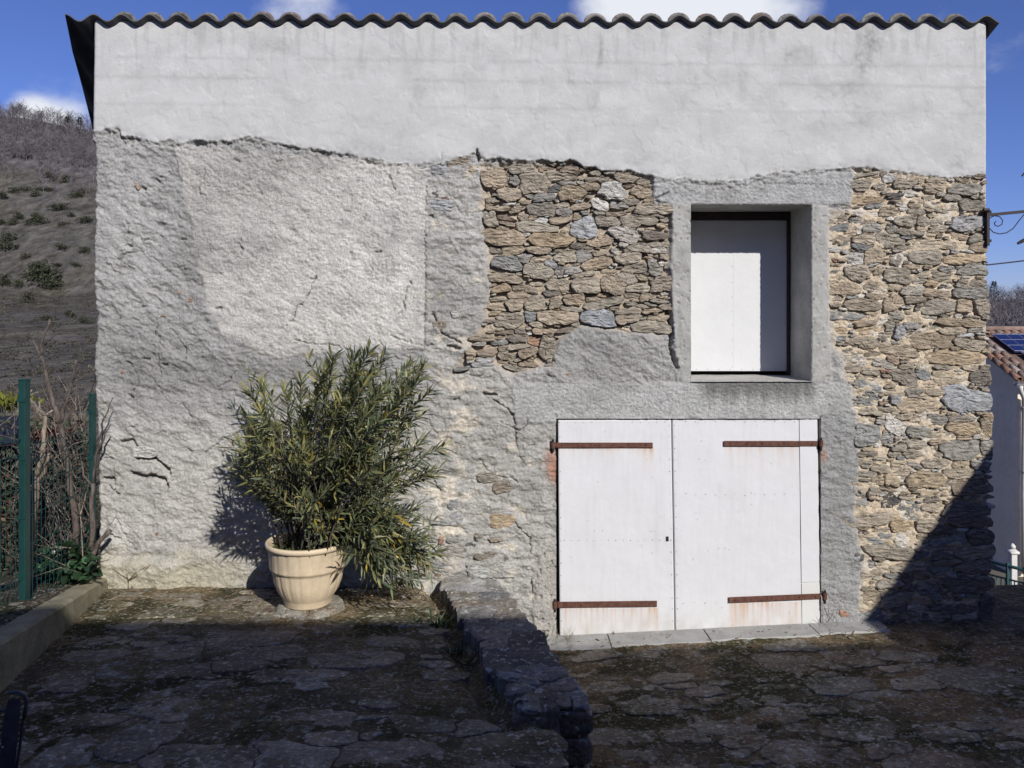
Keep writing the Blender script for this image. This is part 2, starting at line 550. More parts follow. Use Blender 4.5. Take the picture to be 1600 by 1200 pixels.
def lay_stones(name, rest_name, items, frame, unit, mat, parent, limit, spec):
    """frame(gx, gy) -> (origin, e1, e2, n); spec(gx, gy, area) -> dict for stone_mesh"""
    items = sorted(items, key=lambda it: -it[4])
    rv, rf, rc = [], [], []
    nb = 0
    for i, (gx, gy, r, col, area) in enumerate(items):
        o, e1, e2, nrm = frame(gx, gy)
        V, F = stone_mesh(r, unit, seed=i + 1, **spec(gx, gy, area))
        P = np.outer(V[:, 0], e1) + np.outer(V[:, 1], e2) + np.outer(V[:, 2], nrm) + np.array(o)
        c = np.tile(np.array(tint_of(col)), (len(P), 1))
        if i < limit:
            mesh_np(name, P, F, mat, parent, False, {'tint': c})
        else:
            rv.append(P); rc.append(c)
            rf += [[q + nb for q in f] for f in F]
            nb += len(P)
    if rv:
        o = mesh_np(rest_name, np.concatenate(rv), rf, mat, parent, False, {'tint': np.concatenate(rc)})
        o['kind'] = 'stuff'


# ------------------------------------------------------------------ THE BARN
barn = thing('stone_barn', (0, 0, 0), 'old stone barn with patchy grey plaster, white doors and a tiled roof edge', 'barn')

# roof plane: corrugated sheet falling to the back
PIT = 43.6 / PXM * 0.99
SL = 0.40
OV = 0.065
ZR0 = 4.787
PH0 = (190 - 800) / PXM * 0.99           # a crest
def roof_z(x, y): return ZR0 - SL * (y + OV) + 0.027 * math.cos(2 * math.pi * (x - PH0) / PIT) - (0.012 * ((x + 3.5) / 7.3))


STEP = 1.5
U0, V0 = 130, 30
WIN = (1079, 1269, 318, 595)
DOOR = (869, 1282, 654, 1012)
vrows = np.arange(32.5, 1013, STEP)
for e in (WIN[2], WIN[3], DOOR[2]):
    vrows[np.argmin(abs(vrows - e))] = e
NR = len(vrows); NC = int(1412 / STEP)
ul = np.interp(vrows, [33, 200, 212, 232, 440, 500, 560, 640, 700, 1012], [145, 143, 140, 146, 143, 148, 144, 146, 150, 153])
ul = ul + np.where(vrows > 205, 2.2 * fbm(vrows / 14.0, vrows * 0, 3, 4), 0.4 * fbm(vrows / 30, vrows * 0, 2, 4))
ur = np.interp(vrows, [33, 274, 280, 400, 560, 700, 960, 1012], [1543, 1543, 1537, 1539, 1543, 1547, 1551, 1552])
s = np.linspace(0, 1, NC)
U = ul[:, None] + (ur - ul)[:, None] * s[None]
V = np.repeat(vrows[:, None], NC, 1)
for (a, b, c, d) in (WIN, DOOR):
    rows = np.nonzero((vrows >= c - 2) & (vrows <= d + 2))[0]
    for e in (a, b):
        U[rows, np.argmin(abs(U[rows] - e), axis=1)] = e

wu = 7 * fbm(U / 30, V / 30, 4, 21); wv = 7 * fbm(U / 30, V / 30, 4, 31)
wu2 = 4 * fbm(U / 9, V / 9, 3, 23); wv2 = 4 * fbm(U / 9, V / 9, 3, 33)
EDGE = [(130, 203), (186, 202), (192, 213), (240, 222), (330, 221), (390, 214), (440, 226), (540, 241), (600, 254), (690, 257), (742, 239),
        (760, 247), (830, 251), (890, 251), (935, 266), (990, 268), (1040, 279), (1150, 283), (1220, 270), (1300, 264), (1345, 264), (1400, 268),
        (1470, 277), (1560, 276)]
edge = np.interp(U, [e[0] for e in EDGE], [e[1] for e in EDGE]) + 7 * fbm(U / 22, V / 60, 5, 40, .6)
upper = V + wv2 * 0.5 < edge
ZL = [(756, 258), (900, 252), (960, 268), (1018, 280), (1022, 312), (1050, 326), (1044, 420), (1056, 470), (1043, 522), (985, 520), (950, 512),
      (905, 508), (872, 530), (864, 572), (800, 582), (760, 566), (700, 588), (735, 540), (758, 500), (765, 450), (766, 400), (756, 360), (752, 320)]
ZR = [(1330, 264), (1570, 272), (1570, 1012), (1352, 1012), (1342, 950), (1352, 880), (1335, 800), (1342, 700), (1335, 640), (1318, 560), (1298, 510),
      (1292, 440), (1294, 345), (1328, 318)]
ZM = [(668, 282), (752, 258), (770, 400), (760, 520), (800, 590), (795, 660), (866, 690), (868, 1012), (640, 1012), (655, 760), (700, 640), (664, 540)]
PANEL = [(272, 228), (668, 258), (663, 545), (560, 545), (430, 560), (345, 520), (322, 470), (306, 380), (288, 300)]
BAND = [(800, 600), (1330, 596), (1332, 656), (806, 662)]
LINT = [(1020, 276), (1335, 266), (1330, 320), (1022, 322)]
JL = [(1049, 318), (1082, 316), (1082, 598), (1056, 596), (1055, 560), (1048, 470)]
JR = [(1262, 318), (1294, 322), (1296, 500), (1300, 596), (1262, 598)]
JD = [(1278, 650), (1338, 640), (1342, 720), (1335, 800), (1345, 880), (1338, 1012), (1278, 1012)]
JDL = [(846, 850), (870, 840), (872, 1012), (838, 1012), (832, 960)]


def soft(poly, wk, r):
    m = inpoly(U + wu * wk + wu2, V + wv * wk + wv2, poly).astype(np.float32)
    return blur(m, r) if r else m


mL, mR, mM, mP = soft(ZL, 1.5, 3), soft(ZR, 1.8, 5), soft(ZM, 1.0, 4), soft(PANEL, 0.25, 1)
mB, mT, mJL, mJR, mJD = (blur(inpoly(U + wu2 * .4, V + wv2 * .3, q).astype(np.float32), 1) for q in (BAND, LINT, JL, JR, JD))
mJDL = blur(inpoly(U + wu2 * .6, V + wv2 * .6, JDL).astype(np.float32), 1)
mU = upper.astype(np.float32)

# relief in metres (outwards)
cs, sn = math.cos(math.radians(28)), math.sin(math.radians(28))
A = U * cs + V * sn + wu; B = -U * sn + V * cs + wv
def terrace(x, y, k, seed, edge_=.72):
    q = (fbm(x, y, 4, seed, .55) + 1.5) * k
    fr = q - np.floor(q)
    return (np.floor(q) + sstep(edge_, 1, fr) + 0.25 * fr) / k


mod = sstep(-.35, .35, fbm(U / 70, V / 60, 3, 56))
amp = 0.35 + 1.0 * sstep(-.30, .30, fbm(U / 48 + 5, V / 36, 4, 58))
strokes = 0.011 * fbm(A / 34, B / 15, 5, 50, .62) + 0.012 * amp * fbm(U / 9, V / 6.5, 4, 52, .65) + 0.012 * fbm(U / 90, V / 70, 3, 54)
ledge = 0.030 * (0.35 + .65 * mod) * (terrace(A / 42, B / 20, 4.0, 57) - 1.5) + 0.012 * mod * (terrace(A / 17 + 3, B / 9, 3.0, 61) - 1.5)
grain = (0.003 + 0.008 * mod * amp) * fbm(U / 5.4, V / 4.4, 3, 60, .65) + .009 * fbm(A / 26, B / 10, 4, 65) + 0.010 * mod * (terrace(A / 30 + 9, B / 16, 2.5, 67, .8) - 1.5) + 0.007 * fbm(U / 60, V / 50, 3, 62)
lumps = 0.022 * fbm(U / 24, V / 15, 5, 70, 0.62) + 0.030 * (terrace(U / 36, V / 20, 3.5, 74) - 1.5)
pebble = 0.008 * fbm(U / 6, V / 4.5, 3, 80, 0.6) + 0.004 * fbm(U / 40, V / 30, 2, 82)
smooth_ = 0.0035 * fbm(U / 55, V / 45, 3, 90) + 0.0045 * (terrace(U / 50, V / 60, 2.0, 93, .85) - 1.5) + 0.0006 * fbm(U / 5, V / 5, 2, 95)
concrete = 0.004 * fbm(U / 20, V / 20, 4, 97) + 0.0025 * fbm(U / 4, V / 4, 2, 99) - .012 * sstep(.28, .42, fbm(U / 7, V / 9, 3, 98))
rub = 0.014 * fbm(U / 8, V / 5.5, 3, 101, 0.65) + 0.008 * fbm(U / 26, V / 18, 2, 104)

h = 1.25 * strokes + 1.1 * ledge
low = sstep(560, 760, V + wv * 3) * (1 - mM)
h = h * (1 - 0.45 * low) + low * (0.5 * grain + 0.6 * lumps)
h = h * (1 - mP) + mP * (grain + 0.006)
h = h * (1 - mM) + mM * (lumps + 0.4 * strokes)
h = h * (1 - mL) + mL * (rub - 0.046)
h = h * (1 - mR) + mR * (rub * 1.0 + 0.030 * fbm(U / 34, V / 22, 4, 108) - 0.016)
h = h * (1 - mB) + mB * (pebble + 0.006)
h = h * (1 - mT) + mT * (pebble * np.where(U < 1200, 1.2, 0.5) + 0.006)
h = h * (1 - mJL) + mJL * (concrete + 0.010)
h = h * (1 - mJR) + mJR * (concrete + 0.008)
h = h * (1 - mJD) + mJD * (0.7 * lumps + 0.4 * strokes + 0.004)
h = h * (1 - mJDL) + mJDL * (concrete * 2 + 0.012)
under = np.exp(-((V - edge - 6) / 5.0) ** 2) * (1 - mU)
h -= under * (0.004 + 0.075 * np.clip(fbm(U / 26, V / 40, 3, 120) - 0.05, 0, 1)) * np.where(U > 1040, 0.45, 1.0)
rubble_band = sstep(26, 4, V - edge) * (1 - mU)
h += rubble_band * (0.030 * fbm(U / 9, V / 6, 4, 123, .6) + .004)
h = h * (1 - mU) + mU * (smooth_ + 0.016)
h = h - mU * 0.012 * sstep(10, 0, edge - V) * np.clip(fbm(U / 14, V / 14, 3, 126) + .3, 0, 1)

CRACKS = [([(190, 690), (203, 688), (214, 700), (214, 717), (240, 716), (258, 730), (264, 740)], 4.0, 0.06),
          ([(206, 740), (225, 746), (240, 744), (256, 750), (260, 762)], 4.5, 0.06),
          ([(162, 748), (175, 748)], 4, 0.05), ([(148, 720), (165, 716), (185, 718)], 1.6, 0.03),
          ([(170, 760), (180, 768), (186, 775)], 3, 0.04), ([(172, 835), (186, 842)], 3, 0.04),
          ([(460, 530), (485, 537), (520, 538), (545, 547)], 1.6, 0.025), ([(485, 322), (478, 345), (458, 355), (452, 378)], 1.0, 0.015),
          ([(1044, 486), (1050, 515), (1047, 540), (1052, 560), (1058, 575)], 4.0, 0.06),
          ([(756, 616), (775, 617)], 3.5, 0.05), ([(770, 625), (795, 640), (805, 660), (806, 690)], 2.0, 0.03),
          ([(800, 808), (815, 830), (828, 840), (830, 866)], 1.8, 0.03), ([(738, 906), (770, 905), (802, 904)], 1.8, 0.03),
          ([(764, 922), (785, 921)], 1.6, 0.03), ([(830, 905), (832, 925)], 2.5, 0.04), ([(727, 886), (731, 900)], 2.5, 0.04),
          ([(666, 290), (664, 360), (665, 430), (663, 540)], 1.8, 0.022), ([(676, 490), (690, 520), (720, 536)], 2.2, 0.03),
          ([(700, 541), (716, 545)], 4.0, 0.05), ([(806, 688), (812, 715), (818, 722)], 1.5, 0.02), ([(1085, 290), (1230, 287), (1330, 290)], 1.0, 0.012),
          ([(745, 236), (748, 250)], 3.0, 0.05), ([(1045, 300), (1022, 312), (1047, 322)], 3.0, 0.03)]
crk = random.Random(5)
for _ in range(46):
    cx_, cy_ = crk.uniform(155, 860), crk.uniform(240, 900)
    a_ = crk.choice((crk.uniform(-.3, .7), crk.uniform(1.2, 1.9))); pl_ = [(cx_, cy_)]
    for _k in range(crk.randint(2, 6)):
        a_ += crk.gauss(0, .5); L_ = crk.uniform(7, 20)
        pl_.append((pl_[-1][0] + math.cos(a_) * L_, pl_[-1][1] + math.sin(a_) * L_))
    CRACKS.append((pl_, crk.uniform(1.5, 2.9), crk.uniform(.010, .026)))
for _ in range(60):
    cx_, cy_ = crk.uniform(155, 860), crk.uniform(250, 900)
    CRACKS.append(([(cx_, cy_), (cx_ + crk.uniform(3, 9), cy_ + crk.uniform(-2, 4))], crk.uniform(2.5, 5), crk.uniform(.012, .030)))
jx, jy = 3 * fbm(U / 7, V / 7, 2, 130), 3 * fbm(U / 7, V / 7, 2, 133)
for pts, wd, dp in CRACKS:
    x0 = min(p[0] for p in pts) - 14; x1 = max(p[0] for p in pts) + 14; y0 = min(p[1] for p in pts) - 14; y1 = max(p[1] for p in pts) + 14
    sel = (U > x0) & (U < x1) & (V > y0) & (V < y1)
    uu, vv = (U + jx)[sel], (V + jy)[sel]
    d = np.full(uu.shape, 99.0)
    for (ax, ay), (bx, by) in zip(pts[:-1], pts[1:]):
        L2 = (bx - ax) ** 2 + (by - ay) ** 2
        t = np.clip(((uu - ax) * (bx - ax) + (vv - ay) * (by - ay)) / L2, 0, 1)
        d = np.minimum(d, np.hypot(uu - ax - t * (bx - ax), vv - ay - t * (by - ay)))
    if dp < .05: wd = wd * .6
    h[sel] -= dp * sstep(wd, wd * 0.3, d)
# a foot of thick render at the left base, corner edges rounded back
foot = sstep(868, 880, V + wv) * sstep(290, 270, U + wu) * sstep(152, 165, U)
h += 0.05 * foot
h -= 0.05 * np.clip(1 - (U - ul[:, None]) / 7.0, 0, 1) ** 2
h -= 0.05 * np.clip(1 - (ur[:, None] - U) / 6.0, 0, 1) ** 2

# colours of the materials themselves
def lerpc(c, m, colr, k=1.0):
    m = (m * k)[..., None]
    return c * (1 - m) + np.array(colr) * m


n1 = fbm(U / 130, V / 110, 4, 140); n2 = fbm(U / 34, V / 28, 4, 145); n3 = fbm(U / 9, V / 9, 3, 150)
C = np.empty(U.shape + (3,)); C[:] = (0.372, 0.366, 0.354)
C = lerpc(C, low, (0.42, 0.405, 0.375))
C = lerpc(C, mP, (0.515, 0.495, 0.462))
C = lerpc(C, mM, (0.42, 0.408, 0.382))
pale = mM * sstep(0.12, 0.3, n2 + 0.35 * np.exp(-((U - 700) / 38) ** 2) * sstep(560, 600, V + 60 * (abs(V - 510) < 40)) - 0.12)
C = lerpc(C, np.clip(pale, 0, 1), (0.60, 0.54, 0.45), 0.75)
C = lerpc(C, mL, (0.46, 0.385, 0.30))
C = lerpc(C, mR, (0.58, 0.485, 0.36))
C = lerpc(C, mR * sstep(0.1, 0.35, n2), (0.60, 0.57, 0.52), 0.7)
C = lerpc(C, mB, (0.43, 0.43, 0.42)); C = lerpc(C, mT, (0.40, 0.40, 0.395))
C = lerpc(C, np.maximum(mJL, mJR), (0.36, 0.355, 0.335)); C = lerpc(C, np.maximum(mJL, mJR) * sstep(0, .35, fbm(U / 16, V / 40, 4, 147)), (0.24, 0.235, 0.22), .6); C = lerpc(C, mJD, (0.34, 0.34, 0.335)); C = lerpc(C, mJDL, (0.42, 0.40, 0.365))
C = lerpc(C, sstep(845, 900, V + wv * 4) * sstep(480, 300, U) * 0.7, (0.42, 0.385, 0.27))
C = lerpc(C, (sstep(0.05, 0.4, n1) * (1 - mU) * (1 - mL) * (1 - mR)), (0.30, 0.295, 0.28), 0.5)
C = lerpc(C, mU, (0.46, 0.46, 0.452))
C *= (1 + 0.10 * n2 + 0.08 * n3)[..., None] * (1 - mU[..., None]) + mU[..., None] * (1 + 0.05 * n2 + 0.04 * n1)[..., None]
st = sstep(0.12, 0.5, fbm(U / 48 + 7, V / 60, 4, 160))
C = lerpc(C, mU * st, (0.36, 0.355, 0.34), 0.35)
for bx, by, sx, sy, k in ((1362, 62, 16, 22, .5), (1345, 100, 14, 26, .45), (1325, 140, 40, 14, .3), (1245, 85, 22, 14, .3), (938, 82, 5, 26, .45), (930, 155, 8, 30, .25),
                          (1160, 130, 7, 34, .25), (655, 150, 14, 22, .25), (430, 75, 30, 16, .25), (1350, 185, 26, 20, .25), (1495, 258, 14, 8, .35), (1528, 160, 16, 26, .2),
                          (1000, 250, 22, 10, .25), (700, 258, 60, 10, .4), (575, 235, 50, 12, .25)):
    g = np.exp(-(((U + wu - bx) / sx) ** 2 + ((V + wv - by) / sy) ** 2)) * (0.7 + 0.9 * n3 + 0.5 * n2)
    C = lerpc(C, np.clip(g, 0, 1) * mU, (0.25, 0.25, 0.245), min(1, k * 1.8))
for yb, k in ((97, .10), (128, .12), (170, .08)):                        # faint courses of the blockwork behind the render
    C *= 1 - k * (np.exp(-((V - yb - 0.012 * (U - 800) - wv * .4) / 3.0) ** 2) * sstep(-.1, .3, n1 + .2) * mU)[..., None]
run = sstep(640, 604, V + 18 * fbm(U / 12, V * 0, 3, 170)) * sstep(1085, 1110, U) * sstep(1282, 1262, U) * mB
C = lerpc(C, run, (0.12, 0.118, 0.11), 0.8)
lich = sstep(0.22, 0.4, fbm(U / 16, V / 12, 4, 175)) * (1 - mU) * (1 - mR) * (1 - mL)
C = lerpc(C, lich, (0.20, 0.195, 0.18), 0.35)
for bx, by, r in ((863, 722, 11), (866, 742, 7), (1286, 712, 5)):
    C = lerpc(C, np.clip(np.exp(-(((U + wu2 - bx) / r) ** 2 + ((V + wv2 - by) / (r * 1.8)) ** 2)) * 1.3, 0, 1), (0.42, 0.20, 0.13), 0.7)
TONE = [(380, 285, 90, 40, -.16), (600, 400, 75, 130, .13), (500, 470, 60, 60, .05), (330, 585, 130, 38, -.20), (205, 560, 55, 70, -.16), (560, 575, 90, 30, -.14), (300, 420, 34, 130, -.10), (190, 330, 40, 60, .06),
        (230, 420, 40, 80, .06), (330, 700, 90, 60, .05), (250, 800, 90, 70, .10), (190, 800, 50, 50, .08), (720, 360, 40, 60, .07), (690, 420, 26, 80, -.14), (700, 480, 36, 40, -.12), (770, 680, 60, 60, -.06), (930, 545, 90, 40, -.13),
        (760, 850, 70, 60, .06), (690, 780, 40, 60, .10), (1310, 760, 30, 120, -.10), (165, 700, 30, 90, .05), (440, 250, 120, 20, -.12)]
tm = np.zeros(U.shape)
for cx, cy, rx, ry, k in TONE:
    tm += k * 1.5 * np.exp(-(((U + wu * 3 - cx) / rx) ** 2 + ((V + wv * 3 - cy) / ry) ** 2)) * (1 + .6 * n2)
C *= (1 + tm * (1 - mU) * (1 - np.maximum(mL, mR)))[..., None]
blot = sstep(.10, .42, fbm(A / 26, B / 14, 5, 180, .62)) * (1 - mU) * (1 - np.maximum(mL, mR))
C = lerpc(C, blot, (0.24, 0.235, 0.222), 0.45)
trow = fbm(U / 60 + wu * .08, V / 36 + wv * .08, 5, 185, .6)
C *= (1 + mU * (.16 * trow - .12 * sstep(.05, .3, fbm(U / 11, V / 90, 4, 188)) * sstep(150, 45, V)))[..., None]
C = np.clip(C, 0.02, 0.75)

PX = (U - 800) / PXM; PZ = CAMZ + (500 - V) / PXM
PZ = np.minimum(PZ, ZR0 - SL * (OV - h) + 0.027 * np.cos(2 * math.pi * (PX - PH0) / PIT) - 0.012 * ((PX + 3.5) / 7.3) - 0.007)
verts = np.stack([PX, -h, PZ], -1).reshape(-1, 3)
ii = np.arange(NR * NC).reshape(NR, NC)
quads = np.stack([ii[1:, :-1], ii[1:, 1:], ii[:-1, 1:], ii[:-1, :-1]], -1).reshape(-1, 4)
fu = (U[:-1, :-1] + U[1:, 1:]).ravel() / 2; fv = (V[:-1, :-1] + V[1:, 1:]).ravel() / 2
inh = np.zeros(len(quads), bool)
for (a, b, c, d) in (WIN, DOOR):
    inh |= (fu > a) & (fu < b) & (fv > c) & (fv < d)
fine = 1 - 0.86 * mU - 0.7 * np.maximum(mJL, mJR) * (1 - mU)
wall = mesh_np('wall', verts, quads[~inh], M_WALL, barn, True, {'tint': np.concatenate([C.reshape(-1, 3), fine.reshape(-1, 1)], 1)})

# body of the barn behind the facade: flared left side wall, right side wall, back wall
mb = MB()
XL, XR, BD = -3.27, 3.70, 5.2
FL = 0.40


def sidewall(x0, y0, x1, y1, z0, z1, th):
    d = Vector((x1 - x0, y1 - y0, 0)).normalized(); n = Vector((d.y, -d.x, 0)) * th
    a, b = Vector((x0, y0, 0)), Vector((x1, y1, 0))
    p = []
    for q, zz in ((a, 0), (b, 1)):
        p.append((q, zz))
    def P(q, z): return (q.x, q.y, z)
    zt0, zt1 = z1
    mb.hexa([P(a, z0), P(b, z0), P(b, zt1), P(a, zt0), P(a + n, z0), P(b + n, z0), P(b + n, zt1), P(a + n, zt0)])


sidewall(XL + 0.06, 0.06, XL - FL * BD, BD, -3.5, (4.70, 2.65), 0.4)
sidewall(XR + 0.02, 0.03, XR + 0.02, BD, -3.5, (4.70, 2.65), -0.4)
sidewall(XL - FL * BD + .45, BD - .05, XR - .42, BD - .05, -3.5, (2.64, 2.64), -0.4)
mb.build('side_wall', M_HOUSE, barn)

# stones of the facade: those seen in the photograph, then the smaller ones between them
HS = []


def zoomed(x0, y0, sc, rows):
    for r in rows:
        cx, cy, w_, h_, c = r[:5]
        HS.append((x0 + cx / sc - U0, y0 + cy / sc - V0, w_ / sc, h_ / sc, r[5] if len(r) > 5 else random.uniform(-4, 4), c))


zoomed(740, 240, 5, [(175, 195, 210, 130, 't', 8), (365, 120, 180, 80, 'y', -8), (325, 205, 90, 80, 'g', -25), (460, 225, 250, 150, 't', -6), (685, 180, 230, 80, 't', 6), (640, 260, 130, 60, 'd', -8),
  (755, 300, 240, 120, 'o', 5), (920, 255, 150, 60, 't'), (975, 200, 170, 45, 'y', -6), (1070, 285, 195, 120, 'p', 0), (1200, 190, 180, 70, 't', 10), (1330, 215, 150, 45, 't', 5), (1215, 245, 120, 30, 'b'),
  (1320, 295, 160, 80, 't', 15), (270, 320, 170, 95, 't'), (550, 340, 160, 60, 'g'), (510, 425, 240, 100, 'y'), (190, 430, 200, 40, 't'), (690, 395, 110, 50, 'y', -15), (825, 410, 180, 45, 't'),
  (695, 450, 120, 60, 'g'), (980, 400, 130, 80, 'p', 30), (1125, 405, 150, 45, 'g'), (1400, 430, 390, 75, 't', 0), (140, 510, 110, 100, 't', -20), (385, 490, 80, 60, 'y'), (680, 515, 180, 50, 't', -10),
  (810, 485, 90, 60, 't'), (510, 575, 320, 75, 't', 3), (840, 590, 200, 150, 'u', -20), (1045, 525, 200, 75, 'y', 5), (1290, 520, 270, 90, 'y', 6), (1170, 630, 210, 110, 'p', 12), (610, 680, 370, 120, 'o', 3),
  (220, 655, 330, 110, 't', 8), (990, 690, 190, 90, 't', -10), (1420, 640, 180, 90, 'b', 5), (310, 750, 180, 75, 'o', -12), (510, 755, 190, 60, 't'), (1280, 735, 170, 60, 'y'), (865, 795, 140, 90, 'g', 5),
  (400, 820, 130, 70, 'g', -5), (270, 865, 230, 120, 'g', 8), (610, 860, 110, 70, 'g'), (500, 920, 230, 130, 't', 10), (960, 850, 230, 90, 't', -8), (1200, 815, 190, 80, 't', -12), (1270, 890, 230, 70, 't', -5),
  (1410, 880, 130, 110, 'y', 20), (670, 905, 80, 70, 'g'), (775, 910, 130, 60, 'g'), (265, 975, 260, 80, 't', 5), (860, 940, 180, 50, 't', -8), (1075, 915, 130, 40, 't'), (670, 1030, 190, 110, 't', 25),
  (875, 1025, 205, 110, 't', 0), (1085, 1025, 200, 130, 't', 12), (1195, 975, 140, 80, 't', 15), (1485, 1020, 190, 120, 'b', 0), (225, 1050, 150, 60, 'o', -5), (350, 1040, 110, 60, 't', -20), (455, 1060, 110, 55, 't', 10),
  (330, 1100, 160, 60, 't', 5), (500, 1005, 120, 50, 't', -12), (1290, 1050, 210, 70, 't', -5)])
zoomed(740, 420, 5, [(490, 265, 160, 110, 't', -5), (330, 285, 150, 90, 't', -5), (630, 265, 90, 90, 't', -25), (790, 235, 150, 85, 't', -10), (930, 235, 90, 50, 't'), (1050, 270, 330, 75, 't', -12), (1245, 205, 120, 60, 'y'),
  (1355, 225, 100, 65, 't'), (280, 405, 210, 110, 't', 0), (450, 375, 90, 75, 'g', 0), (655, 385, 330, 110, 't', 3), (960, 385, 260, 120, 'u', 4), (1200, 325, 240, 50, 't', -4), (1195, 395, 210, 60, 't', -5), (1390, 450, 260, 90, 't', 0),
  (1450, 385, 160, 50, 't', 0), (1160, 490, 140, 50, 't', 5), (345, 540, 160, 60, 'b', 0), (470, 565, 90, 70, (.41, .235, .13), 20), (570, 620, 150, 170, 'y', 0), (335, 605, 200, 50, 't', -6), (430, 655, 140, 70, 't', -10),
  (230, 660, 70, 120, 'b', -20), (110, 660, 160, 60, 'b', -6), (75, 725, 140, 60, 'u', 0), (80, 805, 190, 70, 'b', 0), (715, 840, 80, 60, 'o', 0), (590, 770, 90, 80, 'g', 0), (160, 345, 90, 40, 'o', -8), (520, 490, 120, 50, 't')])
zoomed(1280, 260, 5.714, [(475, 105, 130, 60, 'o'), (630, 105, 120, 60, 'p'), (770, 150, 200, 80, 't', -5), (370, 170, 180, 90, 'y'), (540, 180, 120, 60, 't'), (850, 235, 150, 70, 'p'), (1010, 190, 160, 80, 't'), (1330, 200, 300, 100, 'y', 0),
  (440, 300, 300, 80, 'o', 3), (680, 265, 150, 60, 'd'), (990, 280, 110, 50, 't'), (1080, 355, 320, 100, 't', 8), (860, 350, 120, 45, 't'), (1360, 340, 240, 100, 'y', 0), (180, 440, 170, 110, 'y'), (430, 430, 170, 80, 'p'), (620, 400, 180, 80, 't'),
  (760, 485, 180, 80, 't', 3), (920, 490, 130, 80, 't', 15), (1050, 490, 120, 80, 'y'), (1340, 510, 290, 130, 'u', 0), (200, 545, 190, 60, 'g'), (480, 545, 150, 90, 'g'), (645, 550, 90, 80, 'y'), (820, 595, 220, 60, 't', 6), (930, 560, 100, 40, 't'),
  (1250, 620, 140, 80, 't', 10), (180, 635, 190, 80, 't', 6), (385, 650, 210, 100, 't', 6), (620, 660, 240, 120, 't', 20), (1110, 690, 470, 70, 't', 3), (1400, 640, 130, 80, 'y'), (495, 800, 160, 140, 't', -3), (330, 820, 130, 110, 'p'),
  (690, 830, 110, 100, 'y', 20), (945, 820, 280, 130, 'y', 2), (1300, 820, 430, 90, 'o', -2), (325, 945, 210, 120, 't', 0), (530, 955, 80, 110, 't'), (700, 970, 230, 120, 't', 8), (1010, 970, 390, 90, 't', 3), (1150, 920, 150, 60, 'g'),
  (1370, 930, 260, 110, 'y', 0), (200, 1090, 310, 120, 't', 2), (450, 1060, 160, 60, 't'), (640, 1080, 170, 60, 't'), (830, 1110, 200, 80, 'y'), (1360, 1120, 330, 100, 'g', 0), (140, 832, 45, 35, 'r', 0)])
zoomed(1280, 450, 5.714, [(650, 115, 170, 140, 't', -22), (400, 145, 310, 100, 't', 3), (860, 100, 190, 60, 't'), (1060, 175, 310, 130, 'y', 0), (1285, 165, 150, 110, 't', 10), (1460, 170, 150, 130, 'y', 0), (270, 250, 460, 70, 'g', 4), (690, 240, 150, 80, 'y'),
  (980, 270, 230, 40, 'g'), (1280, 310, 510, 85, 'o', 0), (840, 340, 150, 70, 'g'), (490, 365, 300, 75, 'o', -12), (620, 335, 100, 90, 'y'), (400, 485, 280, 110, 't', 14), (160, 450, 150, 60, 'g'), (715, 390, 90, 120, 'u', 30), (1010, 475, 340, 140, 't', 0),
  (1260, 620, 560, 120, 'o', 0), (470, 585, 140, 45, 't'), (290, 625, 220, 70, 'g'), (560, 675, 190, 80, 'p', 12), (660, 640, 110, 70, (.42, .27, .17), 25), (590, 740, 100, 25, 'r', 3), (310, 720, 150, 80, 't'), (790, 690, 130, 60, 't'), (905, 670, 120, 60, 't'),
  (760, 800, 220, 150, 'b', 10), (1170, 795, 290, 120, 'o', 3), (930, 770, 150, 80, 'g', 10), (1450, 790, 180, 130, 'b', 0), (660, 925, 150, 50, 'y'), (855, 935, 150, 70, 'y'), (1050, 925, 170, 60, 't'), (1345, 990, 420, 210, 'u', 0), (680, 1000, 90, 80, 'u'),
  (880, 1050, 380, 110, 't', 3), (490, 1030, 90, 40, 'p'), (430, 900, 230, 130, 'g', 25)])
zoomed(1280, 640, 5.714, [(760, 60, 150, 50, 't'), (1040, 90, 210, 110, 'g', 0), (1280, 160, 250, 140, 'o', 0), (1505, 140, 100, 200, 'o', 0), (460, 90, 110, 90, 't'), (680, 140, 190, 140, 'p', 15), (425, 220, 240, 170, 'g', 0), (600, 265, 120, 100, 'g'), (870, 200, 200, 100, 'y'),
  (1260, 355, 430, 160, 'y', -3), (1500, 355, 130, 160, 'y', 0), (880, 310, 200, 70, 't'), (850, 400, 170, 80, 'y'), (680, 395, 100, 50, 't'), (1050, 480, 230, 100, 'y', -10), (740, 545, 190, 130, 't', 18), (940, 625, 340, 130, 'o', -4), (1240, 560, 250, 100, 't'), (650, 640, 150, 80, 'o', 12),
  (530, 625, 110, 70, 'o', 20), (320, 680, 160, 80, 't'), (490, 720, 120, 80, 't'), (1390, 690, 380, 150, 'b', 0), (1110, 740, 170, 100, 'y'), (780, 790, 170, 60, 't'), (650, 830, 150, 150, 'd', 25), (780, 900, 230, 130, 'g', 8), (1010, 880, 190, 80, 't'),
  (750, 1030, 190, 110, 'o', 0), (965, 1040, 170, 110, 't', -8), (1300, 890, 380, 120, 'b', 0), (1370, 1010, 390, 90, 'b', 0)])
